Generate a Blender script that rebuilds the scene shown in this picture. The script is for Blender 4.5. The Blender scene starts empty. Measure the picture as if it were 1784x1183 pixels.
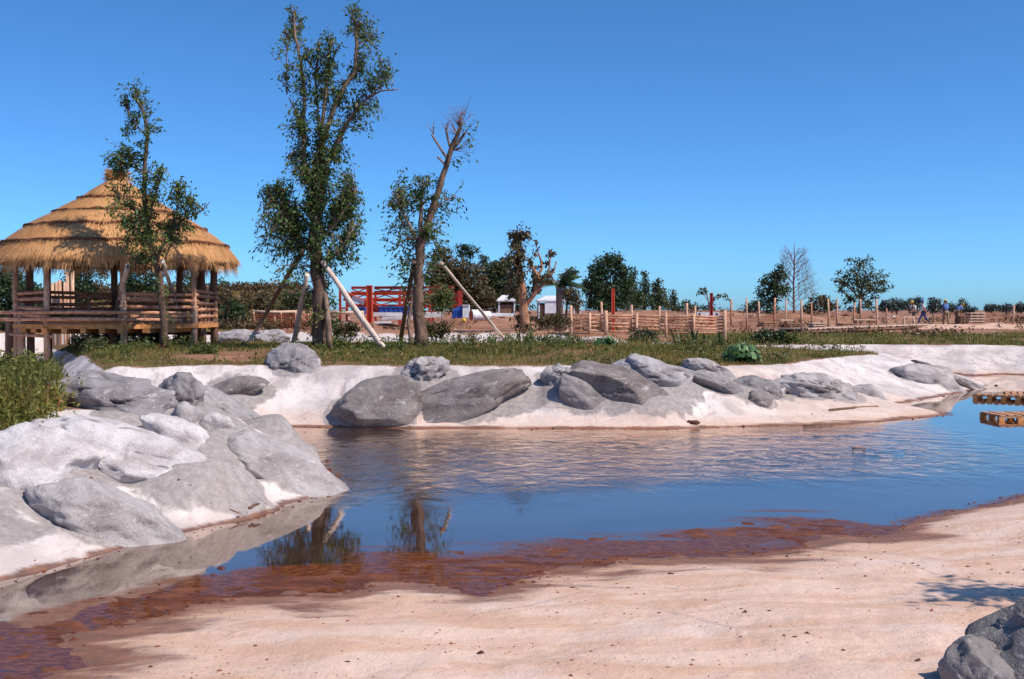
import bpy, bmesh, math, random
import numpy as np
from mathutils import Vector, Matrix, Quaternion

random.seed(7)
RNG = np.random.default_rng(7)
R = math.radians
S = bpy.context.scene
COL = S.collection

# ------------------------------------------------------------------ camera
EYE = 2.5                      # eye height above the water
FPX = 1900.0                   # focal length in photograph pixels (1784 wide)
PITCH = math.atan(51.5 / FPX)
cam_d = bpy.data.cameras.new('camera')
cam_d.sensor_fit = 'HORIZONTAL'
cam_d.sensor_width = 36.0
cam_d.lens = 36.0 * FPX / 1784.0
cam_d.clip_start = 0.1
cam_d.clip_end = 6000
cam = bpy.data.objects.new('camera', cam_d)
COL.objects.link(cam)
cam.location = (0, 0, EYE)
cam.rotation_euler = (R(90) - PITCH, 0, 0)
S.camera = cam

# ------------------------------------------------------------------ sky, sun, exposure
SUN_AZ = R(118)                # clockwise from the view direction (+Y)
SUN_EL = R(50)
w = bpy.data.worlds.new('World')
S.world = w
w.use_nodes = True
wn = w.node_tree
wn.nodes.clear()
sky = wn.nodes.new('ShaderNodeTexSky')
sky.sky_type = 'NISHITA'
sky.sun_disc = False
sky.sun_elevation = SUN_EL
sky.sun_rotation = SUN_AZ
sky.altitude = 0
sky.air_density = 0.58
sky.dust_density = 0.55
sky.ozone_density = 8.5
hsv = wn.nodes.new('ShaderNodeHueSaturation')
hsv.inputs['Hue'].default_value = 0.5
hsv.inputs['Saturation'].default_value = 1.04
bg = wn.nodes.new('ShaderNodeBackground')
bg.inputs['Strength'].default_value = 0.14
wo = wn.nodes.new('ShaderNodeOutputWorld')
wn.links.new(sky.outputs[0], hsv.inputs['Color'])
bal = wn.nodes.new('ShaderNodeMix'); bal.data_type = 'RGBA'; bal.blend_type = 'MULTIPLY'
bal.inputs[0].default_value = 1.0
bal.inputs[7].default_value = (0.66, 0.97, 1.05, 1)          # colour balance of the old print
wn.links.new(hsv.outputs[0], bal.inputs[6])
wn.links.new(bal.outputs[2], bg.inputs['Color'])
wn.links.new(bg.outputs[0], wo.inputs['Surface'])

sd = bpy.data.lights.new('sun', 'SUN')
sd.energy = 4.3
sd.angle = R(0.53)
sd.color = (1.0, 0.91, 0.80)
sun = bpy.data.objects.new('sun', sd)
COL.objects.link(sun)
sv = Vector((math.sin(SUN_AZ) * math.cos(SUN_EL), math.cos(SUN_AZ) * math.cos(SUN_EL), math.sin(SUN_EL)))
sun.rotation_euler = (-sv).to_track_quat('-Z', 'Y').to_euler()
sun.location = (30, -20, 40)

S.view_settings.view_transform = 'Standard'
S.view_settings.look = 'None'
S.view_settings.exposure = 0.30
S.view_settings.gamma = 1.0
S.view_settings.use_curve_mapping = False
S.render.engine = 'CYCLES'
S.cycles.max_bounces = 8
S.cycles.transparent_max_bounces = 12

# ------------------------------------------------------------------ measuring: photograph pixel -> place
CP, SP = math.cos(PITCH), math.sin(PITCH)
def ray(u, v):
    xn, yn = (u - 892) / FPX, (591.5 - v) / FPX
    return np.array([xn, CP + yn * SP, -SP + yn * CP])
def PY(u, v, Y):
    d = ray(u, v)
    return np.array([0, 0, EYE]) + d * (Y / d[1])
def PZ(u, v, z):
    d = ray(u, v)
    return np.array([0, 0, EYE]) + d * ((z - EYE) / d[2])
def SH(u, v):
    p = PZ(u, v, 0)
    return (p[0], p[1])

# ------------------------------------------------------------------ numpy noise
_perm = np.random.default_rng(3).permutation(256)
_perm = np.concatenate([_perm, _perm, _perm])
_g = np.array([[1,1,0],[-1,1,0],[1,-1,0],[-1,-1,0],[1,0,1],[-1,0,1],[1,0,-1],[-1,0,-1],[0,1,1],[0,-1,1],[0,1,-1],[0,-1,-1]], float)
def pn(x, y, z=0.0, seed=0):
    x = np.asarray(x, float) + seed * 17.31; y = np.asarray(y, float) + seed * 5.77
    z = np.zeros_like(x) + z + seed * 3.3
    xi, yi, zi = np.floor(x).astype(int), np.floor(y).astype(int), np.floor(z).astype(int)
    xf, yf, zf = x - xi, y - yi, z - zi
    xi &= 255; yi &= 255; zi &= 255
    f = lambda t: t * t * t * (t * (t * 6 - 15) + 10)
    a, b, c = f(xf), f(yf), f(zf)
    def gr(i, j, k):
        h = _perm[_perm[_perm[xi + i] + yi + j] + zi + k] % 12
        g = _g[h]
        return g[..., 0] * (xf - i) + g[..., 1] * (yf - j) + g[..., 2] * (zf - k)
    def lp(p, q, t): return p + t * (q - p)
    return lp(lp(lp(gr(0,0,0), gr(1,0,0), a), lp(gr(0,1,0), gr(1,1,0), a), b),
              lp(lp(gr(0,0,1), gr(1,0,1), a), lp(gr(0,1,1), gr(1,1,1), a), b), c)
def fbm(x, y, z=0.0, seed=0, o=4):
    s, amp = 0.0, 1.0
    for i in range(o):
        s = s + amp * pn(np.asarray(x) * 2 ** i, np.asarray(y) * 2 ** i, np.asarray(z) * 2 ** i, seed + i)
        amp *= 0.5
    return s
def sstep(a, b, x):
    t = np.clip((x - a) / (b - a), 0, 1)
    return t * t * (3 - 2 * t)

# ------------------------------------------------------------------ materials
def mat_new(name):
    m = bpy.data.materials.new(name)
    m.use_nodes = True
    nt = m.node_tree
    nt.nodes.clear()
    return m, nt
class NB:
    """small node builder"""
    def __init__(s, name):
        s.m, s.nt = mat_new(name)
    def n(s, t, **kw):
        nd = s.nt.nodes.new('ShaderNode' + t)
        for k, v in kw.items():
            if k.startswith('p_'): setattr(nd, k[2:], v)
        for k, v in kw.items():
            if k.startswith('p_'): continue
            key = int(k[1:]) if k[0] == 'i' and k[1:].isdigit() else k.replace('_', ' ')
            s.set(nd.inputs[key], v)
        return nd
    def set(s, sock, v):
        if isinstance(v, bpy.types.NodeSocket): s.nt.links.new(v, sock)
        elif isinstance(v, tuple) and len(v) == 3 and sock.type == 'RGBA': sock.default_value = (*v, 1)
        else: sock.default_value = v
    def coord(s, scale=(1, 1, 1), kind='Object'):
        tc = s.n('TexCoord')
        return s.n('Mapping', i0=tc.outputs[kind], Scale=scale).outputs[0]
    def noise(s, vec, scale=5.0, detail=4.0, rough=0.55, dist=0.0):
        return s.n('TexNoise', Vector=vec, Scale=scale, Detail=detail, Roughness=rough, Distortion=dist).outputs[0]
    def ramp(s, fac, lo, hi, a=0.0, b=1.0):
        nd = s.n('MapRange', p_interpolation_type='SMOOTHSTEP', i0=fac, i1=lo, i2=hi, i3=a, i4=b)
        return nd.outputs[0]
    def mix(s, fac, a, b):
        nd = s.n('Mix', p_data_type='RGBA')
        s.set(nd.inputs[0], fac); s.set(nd.inputs[6], a); s.set(nd.inputs[7], b)
        return nd.outputs[2]
    def math(s, op, a, b=0.0, c=0.0):
        nd = s.n('Math', p_operation=op)
        for i, x in enumerate((a, b, c)): s.set(nd.inputs[i], x)
        return nd.outputs[0]
    def attr(s, name):
        return s.n('Attribute', p_attribute_name=name).outputs['Fac']
    def bump(s, h, strength=0.3, dist=0.05):
        return s.n('Bump', Height=h, Strength=strength, Distance=dist).outputs[0]
    def out(s, color, rough=0.8, normal=None, spec=0.3, metal=0.0, trans=None):
        p = s.n('BsdfPrincipled')
        s.set(p.inputs['Base Color'], color); s.set(p.inputs['Roughness'], rough)
        s.set(p.inputs['Specular IOR Level'], spec); s.set(p.inputs['Metallic'], metal)
        if normal is not None: s.set(p.inputs['Normal'], normal)
        sh = p.outputs[0]
        if trans is not None:
            t = s.n('BsdfTranslucent', Color=color)
            sh = s.n('MixShader', i0=trans, i1=sh, i2=t.outputs[0]).outputs[0]
        o = s.n('OutputMaterial')
        s.nt.links.new(sh, o.inputs[0])
        return s.m

def m_simple(name, c1, c2, scale=6.0, rough=0.8, stretch=(1, 1, 1), bump=0.2, bdist=0.02, spec=0.25, detail=5):
    b = NB(name)
    v = b.coord(stretch)
    n1 = b.noise(v, scale, detail, 0.6)
    f = b.ramp(n1, 0.32, 0.68)
    n2 = b.noise(v, scale * 6, 3)
    return b.out(b.mix(f, c1, c2), rough, b.bump(n2, bump, bdist), spec)

def m_leaf(name, dark, light, brown=None, trans=0.25):
    b = NB(name)
    a = b.attr('tint')
    col = b.mix(b.ramp(a, 0.0, 0.8), dark, light)
    if brown: col = b.mix(b.ramp(a, 0.82, 0.97), col, brown)
    return b.out(col, 0.5, None, 0.35, 0, trans)

# basin: shotcrete lining, sand, mud
def m_basin():
    b = NB('basin_lining')
    v = b.coord()
    n1 = b.noise(v, 0.7, 6, 0.6)
    n2 = b.noise(b.coord((0.7, 2.2, 1)), 1.1, 6, 0.65, 0.4)
    n3 = b.noise(v, 9, 5, 0.7)
    n4 = b.noise(v, 60, 3, 0.6)
    lin = b.mix(b.ramp(n1, 0.42, 0.66), (0.68, 0.615, 0.60), (0.43, 0.38, 0.375))
    lin = b.mix(b.ramp(n3, 0.50, 0.76, 0, 0.5), lin, (0.42, 0.36, 0.35))
    lin = b.mix(b.ramp(b.noise(b.coord((1.6, .8, .8)), 1.6, 6, 0.7, 0.8), 0.50, 0.66, 0, 0.75), lin, (0.35, 0.305, 0.305))
    run = b.noise(b.coord((5.5, 0.9, 1.4)), 1.3, 5, .65, .3)
    lin = b.mix(b.ramp(run, .53, .70, 0, .5), lin, (0.47, 0.345, 0.29))
    snd = b.mix(b.ramp(n2, 0.38, 0.62), (0.66, 0.475, 0.385), (0.57, 0.36, 0.26))
    snd = b.mix(b.ramp(n1, 0.52, 0.70, 0, 0.8), snd, (0.71, 0.56, 0.50))
    snd = b.mix(b.ramp(n3, 0.58, 0.75, 0, 0.45), snd, (0.46, 0.27, 0.19))
    col = b.mix(b.attr('sand'), lin, snd)
    col = b.mix(b.ramp(n4, 0.5, 0.85, 0, 0.35), col, (0.28, 0.18, 0.14))
    gcol = b.mix(b.ramp(n3, 0.35, 0.7), (0.20, 0.172, 0.168), (0.34, 0.30, 0.29))
    gm = b.math('MULTIPLY_ADD', b.math('SUBTRACT', b.noise(v, 3.2, 6, .75, .4), 0.5), 1.3, b.attr('gray'))
    col = b.mix(b.math('MULTIPLY', b.ramp(gm, .30, .62), b.ramp(n1, 0.25, 0.65, 0.97, 0.75)), col, gcol)
    mud = b.mix(b.ramp(b.noise(b.coord((0.6, 1.8, 1)), 2.6, 6, 0.7), 0.36, 0.66), (0.085, 0.024, 0.011), (0.20, 0.068, 0.030))
    zz = b.n('SeparateXYZ', Vector=b.n('NewGeometry').outputs['Position']).outputs[2]
    zz = b.math('MULTIPLY_ADD', b.math('SUBTRACT', n2, 0.5), 0.16, zz)
    mat_ = b.ramp(b.math('MULTIPLY_ADD', b.math('SUBTRACT', b.noise(b.coord((1, 2.5, 1)), 9, 6, .75), 0.5), 0.9, b.attr('mud')), 0.40, 0.74)
    mudf = b.math('MAXIMUM', mat_, b.math('MULTIPLY', b.ramp(zz, 0.05, 0.012), 0.85))
    col = b.mix(mudf, col, mud)
    e1 = b.noise(v, 0.25, 6, 0.65)
    e2 = b.noise(v, 2.5, 6, 0.7)
    e3 = b.noise(v, 14, 4, 0.7)
    ecol = b.mix(b.ramp(e1, 0.38, 0.64), (0.22, 0.095, 0.052), (0.40, 0.215, 0.14))
    ecol = b.mix(b.ramp(e2, 0.45, 0.72, 0, 0.7), ecol, (0.16, 0.06, 0.035))
    ecol = b.mix(b.ramp(e3, 0.55, 0.8, 0, 0.5), ecol, (0.50, 0.34, 0.26))
    gr = b.mix(b.ramp(e2, 0.35, 0.65), (0.075, 0.07, 0.018), (0.16, 0.095, 0.04))
    ecol = b.mix(b.math('MULTIPLY', b.attr('grass'), b.ramp(e2, 0.70, 0.5)), ecol, gr)
    lnm = b.ramp(b.attr('lining'), 0.3, 0.7)
    col = b.mix(lnm, ecol, col)
    rough = b.math('MULTIPLY_ADD', mudf, -0.25, 0.85)
    h = b.math('MULTIPLY_ADD', n4, 0.25, n3)
    vor = b.n('TexVoronoi', p_feature='DISTANCE_TO_EDGE', Vector=b.n('Mapping', i0=b.math('ADD', v, 0) if False else v).outputs[0], Scale=0.55).outputs['Distance']
    crk = b.math('MULTIPLY', b.ramp(vor, 0.012, 0.003), b.ramp(n1, .45, .6))
    col = b.mix(b.math('MULTIPLY', crk, b.math('MULTIPLY', lnm, 0.30)), col, (0.20, 0.14, 0.12))
    h = b.math('MULTIPLY_ADD', n2, 1.2, h)
    return b.out(col, rough, b.bump(h, 0.5, 0.05), 0.2)

def m_water():
    b = NB('pond_water')
    tc = b.n('TexCoord').outputs['Object']
    sep = b.n('SeparateXYZ', Vector=tc)
    # wind-ruffled patch running across the middle of the pond
    yy = b.math('ADD', sep.outputs[1], b.math('MULTIPLY', b.noise(tc, 0.25, 3), 3.0))
    yy = b.math('ADD', yy, b.math('MULTIPLY', sep.outputs[0], -0.22))
    patch = b.math('MULTIPLY', b.ramp(yy, 15.0, 18.6), b.ramp(yy, 25.0, 21.6))
    patch = b.math('MULTIPLY', patch, b.ramp(sep.outputs[0], 10.5, 5.0))
    amp = b.math('MULTIPLY_ADD', patch, 0.35, 0.006)
    wv = b.noise(b.n('Mapping', i0=tc, Scale=(2.3, 1.9, 1)).outputs[0], 1.05, 3, 0.5, 0.5)
    wf = b.noise(b.n('Mapping', i0=tc, Scale=(1, 2.2, 1)).outputs[0], 14, 2, 0.5)
    h = b.math('MULTIPLY', b.math('MULTIPLY_ADD', wf, 0.12, wv), amp)
    nrm = b.bump(h, 1.0, 0.15)
    fr = b.n('Fresnel', IOR=1.95, Normal=nrm).outputs[0]
    gl = b.n('BsdfGlossy', Color=(1.0, 0.89, 0.80), Roughness=0.015, Normal=nrm)
    tr = b.n('BsdfTransparent', Color=(0.78, 0.62, 0.52))
    frm = b.math('MINIMUM', b.math('MULTIPLY_ADD', fr, 1.18, 0.11), 1.0)
    mk = b.noise(b.n('Mapping', i0=tc, Scale=(.35, .8, 1)).outputs[0], 1.2, 4, .6)
    mu = b.n('BsdfDiffuse', Color=b.mix(b.ramp(mk, .35, .65), (0.085, 0.042, 0.032), (0.125, 0.075, 0.060)))
    body = b.n('MixShader', i0=0.62, i1=tr.outputs[0], i2=mu.outputs[0])
    mx = b.n('MixShader', i0=frm, i1=body.outputs[0], i2=gl.outputs[0])
    # brown scum and silt film gathered along the near shore
    v = b.coord()
    f1 = b.noise(b.coord((1, 2.4, 1)), 9, 6, .75); f2 = b.noise(b.coord((.5, 1.5, 1)), 1.3, 5, .6, .5)
    sc = b.math('MULTIPLY_ADD', b.math('SUBTRACT', f1, .5), .9, b.attr('scum'))
    sc = b.math('MULTIPLY_ADD', b.math('SUBTRACT', f2, .5), 2.3, sc)
    sc = b.math('MULTIPLY', b.ramp(sc, .30, .78), b.ramp(b.attr('scum'), 0.02, .25))
    scol = b.mix(b.ramp(f1, .38, .64), (0.075, 0.020, 0.010), (0.20, 0.066, 0.026))
    sd_ = b.n('BsdfDiffuse', Color=scol)
    film = b.n('MixShader', i0=.13, i1=sd_.outputs[0], i2=gl.outputs[0])
    mx = b.n('MixShader', i0=b.math('MULTIPLY', sc, .93), i1=mx.outputs[0], i2=film.outputs[0])
    o = b.n('OutputMaterial')
    b.nt.links.new(mx.outputs[0], o.inputs[0])
    return b.m

def m_rock():
    b = NB('cement_rock')
    v = b.coord()
    oc = b.n('ObjectInfo').outputs['Color']
    n1 = b.noise(v, 1.4, 6, 0.62, 0.3)
    n2 = b.noise(v, 7, 5, 0.7)
    n3 = b.noise(v, 70, 3, 0.7)
    n4 = b.noise(v, 24, 4, 0.75)
    dk = b.n('Mix', p_data_type='RGBA', p_blend_type='MULTIPLY', i0=1.0)
    b.set(dk.inputs[6], oc); b.set(dk.inputs[7], (0.60, 0.56, 0.56))
    col = b.mix(b.ramp(n1, 0.38, 0.66), oc, dk.outputs[2])
    col = b.mix(b.ramp(n2, 0.52, 0.78, 0, 0.6), col, (0.18, 0.145, 0.14))
    col = b.mix(b.ramp(n4, 0.57, 0.70, 0, 0.65), col, (0.60, 0.55, 0.55))
    col = b.mix(b.ramp(n3, 0.45, 0.32, 0, 0.6), col, (0.10, 0.085, 0.085))
    n5 = b.noise(b.coord((1, 1, 2.2)), 2.4, 6, .7, .8)
    col = b.mix(b.ramp(n5, .56, .68, 0, .55), col, (0.62, 0.57, 0.56))
    col = b.mix(b.ramp(n5, .42, .30, 0, .55), col, (0.19, 0.155, 0.145))
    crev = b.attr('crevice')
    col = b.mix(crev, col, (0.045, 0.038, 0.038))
    h = b.math('MULTIPLY_ADD', n2, 1.6, b.math('MULTIPLY_ADD', n3, 0.35, n4))
    return b.out(col, 0.8, b.bump(h, 0.5, 0.045), 0.25)

M = {}
M['basin'] = m_basin(); M['water'] = m_water(); M['rock'] = m_rock()

# ------------------------------------------------------------------ mesh helpers
def link(o, parent=None):
    COL.objects.link(o)
    if parent is not None: o.parent = parent
    return o
def tag(o, label=None, cat=None, group=None, kind=None):
    if label: o['label'] = label
    if label and not kind: o['kind'] = 'thing'
    if cat: o['category'] = cat
    if group: o['group'] = group
    if kind: o['kind'] = kind
    return o
def empty(name, loc, rz=0.0):
    o = bpy.data.objects.new(name, None)
    o.location = [float(x) for x in loc]
    o.rotation_euler = (0, 0, rz)
    o.empty_display_size = 0.2
    return link(o)
def np_mesh(name, V, F, mat, parent=None, smooth=False, attrs=None):
    """V (n,3), F (m,k) constant k"""
    V = np.ascontiguousarray(V, np.float32); F = np.ascontiguousarray(F, np.int32)
    me = bpy.data.meshes.new(name)
    k = F.shape[1]
    me.vertices.add(len(V)); me.vertices.foreach_set('co', V.ravel())
    me.loops.add(F.size); me.loops.foreach_set('vertex_index', F.ravel())
    me.polygons.add(len(F)); me.polygons.foreach_set('loop_start', np.arange(0, F.size, k, dtype=np.int32))
    try: me.polygons.foreach_set('loop_total', np.full(len(F), k, np.int32))
    except Exception: pass
    if smooth: me.polygons.foreach_set('use_smooth', np.ones(len(F), bool))
    if attrs:
        for nm, a in attrs.items():
            at = me.attributes.new(nm, 'FLOAT', 'POINT')
            at.data.foreach_set('value', np.ascontiguousarray(a, np.float32))
    me.update(calc_edges=True)
    me.materials.append(mat)
    o = bpy.data.objects.new(name, me)
    return link(o, parent)

class MB:
    """collects simple shapes; build() links them as one mesh object"""
    def __init__(s): s.v = []; s.f = []; s.sm = []
    def box(s, c, size, rot=None, taper=1.0, jit=0.0):
        hx, hy, hz = [x / 2 for x in size]
        n = len(s.v)
        for sx, sy, sz in ((-1,-1,-1),(1,-1,-1),(1,1,-1),(-1,1,-1),(-1,-1,1),(1,-1,1),(1,1,1),(-1,1,1)):
            t = taper if sz > 0 else 1.0
            p = Vector((sx * hx * t, sy * hy * t, sz * hz))
            if jit: p += Vector([random.uniform(-jit, jit) for _ in range(3)])
            if rot is not None: p = rot @ p
            s.v.append(tuple(p + Vector(c)))
        for q in ((0,3,2,1),(4,5,6,7),(0,1,5,4),(1,2,6,5),(2,3,7,6),(3,0,4,7)):
            s.f.append(tuple(n + i for i in q)); s.sm.append(False)
        return s
    def beam(s, a, b, wd, ht, up=(0, 0, 1), jit=0.0):
        a, b = Vector(a), Vector(b); d = b - a
        x = d.normalized(); y = Vector(up).cross(x)
        if y.length < 1e-4: y = Vector((0, 1, 0)).cross(x)
        y.normalize(); z = x.cross(y)
        m = Matrix((x, y, z)).transposed()
        return s.box((a + b) / 2, (d.length, wd, ht), m, 1.0, jit)
    def tube(s, pts, rad, n=8, cap=True, smooth=True, wob=0.0):
        pts = [Vector(p) for p in pts]
        if not hasattr(rad, '__len__'): rad = [rad] * len(pts)
        base = len(s.v); prev = None
        for i, p in enumerate(pts):
            d = (pts[min(i + 1, len(pts) - 1)] - pts[max(i - 1, 0)])
            d.normalize()
            ref = prev if prev is not None else (Vector((0, 1, 0)) if abs(d.y) < 0.9 else Vector((1, 0, 0)))
            x = (ref - d * ref.dot(d)).normalized(); prev = x
            y = d.cross(x)
            for k in range(n):
                a = 2 * math.pi * k / n
                r = rad[i] * (1 + (random.uniform(-wob, wob) if wob else 0))
                s.v.append(tuple(p + x * (math.cos(a) * r) + y * (math.sin(a) * r)))
        for i in range(len(pts) - 1):
            for k in range(n):
                k2 = (k + 1) % n
                s.f.append((base + i * n + k, base + i * n + k2, base + (i + 1) * n + k2, base + (i + 1) * n + k)); s.sm.append(smooth)
        if cap:
            s.f.append(tuple(base + k for k in range(n))[::-1]); s.sm.append(False)
            e = base + (len(pts) - 1) * n
            s.f.append(tuple(e + k for k in range(n))); s.sm.append(False)
        return s
    def poly(s, pts):
        n = len(s.v); s.v += [tuple(p) for p in pts]
        s.f.append(tuple(range(n, n + len(pts)))); s.sm.append(False)
        return s
    def build(s, name, mat, parent=None):
        me = bpy.data.meshes.new(name)
        me.from_pydata(s.v, [], s.f)
        me.polygons.foreach_set('use_smooth', s.sm)
        me.materials.append(mat); me.update()
        return link(bpy.data.objects.new(name, me), parent)

# ================================================================== TERRAIN
#        H     W    lining  shoal  mud sand
NS = (0.95, 15.0, 60.0, 0.010, 1.0, 1.0)     # near sand shore
NR = (1.35, 9.5, 60.0, 0.02, 0.55, 0.9)      # rising sand at the right
PE = (1.12, 2.7, 2.75, 0.45, 0.15, 0.05)     # left rocky bank
PB = (1.12, 1.7, 1.75, 0.45, 0.0, 0.05)
IS = (1.24, 2.0, 2.05, 0.30, 0.0, 0.08)      # island front bank
IR = (1.16, 2.8, 2.9, 0.25, 0.0, 0.12)
SPIT = (1.05, 5.0, 5.1, 0.03, 0.35, 0.55)
INL = (1.05, 2.3, 2.35, 0.10, 0.2, 0.2)
TIP = (1.05, 3.0, 3.1, 0.2, 0.0, 0.05)
FB = (1.02, 3.6, 3.8, 0.06, 0.7, 0.15)
OUT = (1.1, 6.0, 6.5, 0.2, 0.2, 0.5)
shore = []
def add(p, prm): shore.append((p[0], p[1], *prm))
for uv in ((-500,1560),(-150,1340),(30,1205),(105,1172),(150,1160),(120,1140),(128,1128),(100,1112),(170,1096),(230,1083),(310,1063),(400,1043),(500,1036),(565,1040),(600,1034),
           (650,1018),(690,1013),(760,1018),(835,1034),(880,1018),(930,1002),(1000,990),(1100,978),(1200,972),(1300,966),(1380,955),(1410,942),
           (1440,932),(1500,936),(1550,928)): add(SH(*uv), NS)
for uv in ((1590,912),(1640,898),(1700,886),(1750,878),(1790,864),(1880,846),(2000,832)): add(SH(*uv), NR)
for p in ((13.5,19.5),(19,23),(24,28.5)): add(p, NR)
for p in ((27,36),(26,42)): add(p, FB)
for uv in ((1800,654),(1740,651),(1700,655),(1660,650)): add(SH(*uv), FB)
for p in ((14.5,43.5),(12.5,43.2)): add(p, FB)
for p in ((12.2,41.5),(14.4,39.6)): add(p, TIP)
for uv in ((1700,664),(1722,671),(1690,679),(1650,688),(1600,697)): add(SH(*uv), TIP)
for uv in ((1555,704),(1545,709)): add(SH(*uv), INL)
for uv in ((1590,712),(1640,718),(1645,723),(1600,727),(1560,732),(1480,738),(1400,741)): add(SH(*uv), SPIT)
for uv in ((1280,743),(1200,745.5),(1150,747)): add(SH(*uv), IR)
for uv in ((1050,746),(930,746),(800,745),(690,746),(600,744),(480,743)): add(SH(*uv), IS)
for p in ((-6.5,23.2),(-8.6,22.8)): add(p, IS)
for p in ((-8.2,22.0),(-6.2,21.3)): add(p, PB)
for uv in ((508,772),(522,790),(548,813),(575,828),(594,842)): add(SH(*uv), PB)
for uv in ((588,852),(560,862),(500,878),(450,893),(400,908),(330,925),(240,948),(150,972),(70,995),(0,1011),(-150,1052),(-500,1150)): add(SH(*uv), PE)
SHO = np.array(shore)

def seg_terms(x, y):
    A = SHO; B = np.roll(SHO, -1, axis=0)
    n = len(x)
    dmin = np.full(n, 1e9); ws = np.zeros(n); acc = np.zeros((n, 6)); inside = np.zeros(n, bool)
    for a, b in zip(A, B):
        ex, ey = b[0] - a[0], b[1] - a[1]
        L2 = ex * ex + ey * ey
        t = np.clip(((x - a[0]) * ex + (y - a[1]) * ey) / L2, 0, 1)
        d2 = (x - a[0] - t * ex) ** 2 + (y - a[1] - t * ey) ** 2
        dmin = np.minimum(dmin, d2)
        wt = math.sqrt(L2) / (d2 + 0.06) ** 3
        ws += wt
        acc += wt[:, None] * (a[2:] + t[:, None] * (b[2:] - a[2:]))
        if ey != 0:
            c = ((a[1] > y) != (b[1] > y)) & (x < ex * (y - a[1]) / ey + a[0])
            inside ^= c
    d = np.sqrt(dmin)
    return np.where(inside, -d, d), acc / ws[:, None]

def trench_line(x):
    return np.interp(x, [-26, -20, -13, -3, 6, 12.5], [41, 44.5, 47, 45, 42.3, 42.3])
def ground_level(x, y):
    g = 1.27 + 0.0 * x
    g = g + (0.97 - 1.27) * sstep(6, 15, x) * (1 - sstep(62, 84, y)) * sstep(30, 42, y)
    g = g + 0.17 * sstep(26, 30, y) * (1 - sstep(33, 37, y)) * sstep(7, 2, x) * sstep(-13, -10, x) - 0.12 * sstep(34, 39, y) * (1 - sstep(44, 46, y))
    g = g + 0.22 * sstep(0.5, 2.6, y - trench_line(x)) * (1 - sstep(6, 14, y - trench_line(x))) * sstep(9, 3, x) + 0.10 * sstep(1.0, 2.8, y - trench_line(x)) * (1 - sstep(4, 8, y - trench_line(x))) * sstep(5, 0, x)
    # grassy earth bank behind the shelter
    g = g + 2.35 * sstep(-29, -26, x) * (1 - sstep(-12.6, -11.0, x)) * sstep(58, 62.5, y) * (1 - sstep(68, 73, y))
    # long low spoil bank, heaps
    n = fbm(x * 0.08, y * 0.08, 0, 5)
    g = g + (0.95 + 0.35 * n) * sstep(88, 98, y) * (1 - sstep(104, 118, y)) * sstep(-14, -6, x)
    for hx, hy, hh, sx, sy in ((22.0, 88, .95, 3.2, 2.5), (27.5, 90, .9, 3.0, 2.5), (16.5, 92, .6, 4, 3), (-2.5, 72, .75, 3.6, 3), (-8.5, 64, .5, 3, 3), (3.5, 70, .35, 4, 3), (32, 81.5, .26, 7.5, 5.0), (39, 84, .2, 6, 4), (9, 84, .5, 4, 3)):
        g = g + hh * np.exp(-((x - hx) / sx) ** 2 - ((y - hy) / sy) ** 2)
    g = g + 0.10 * fbm(x * 0.35, y * 0.35, 0, 9) * sstep(48, 60, y) + 0.05 * fbm(x * 0.6, y * 0.6, 0, 12)
    return g
ROCK_FOOT = []
SKIRT = []
SKIRT_ON = [False]
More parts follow.
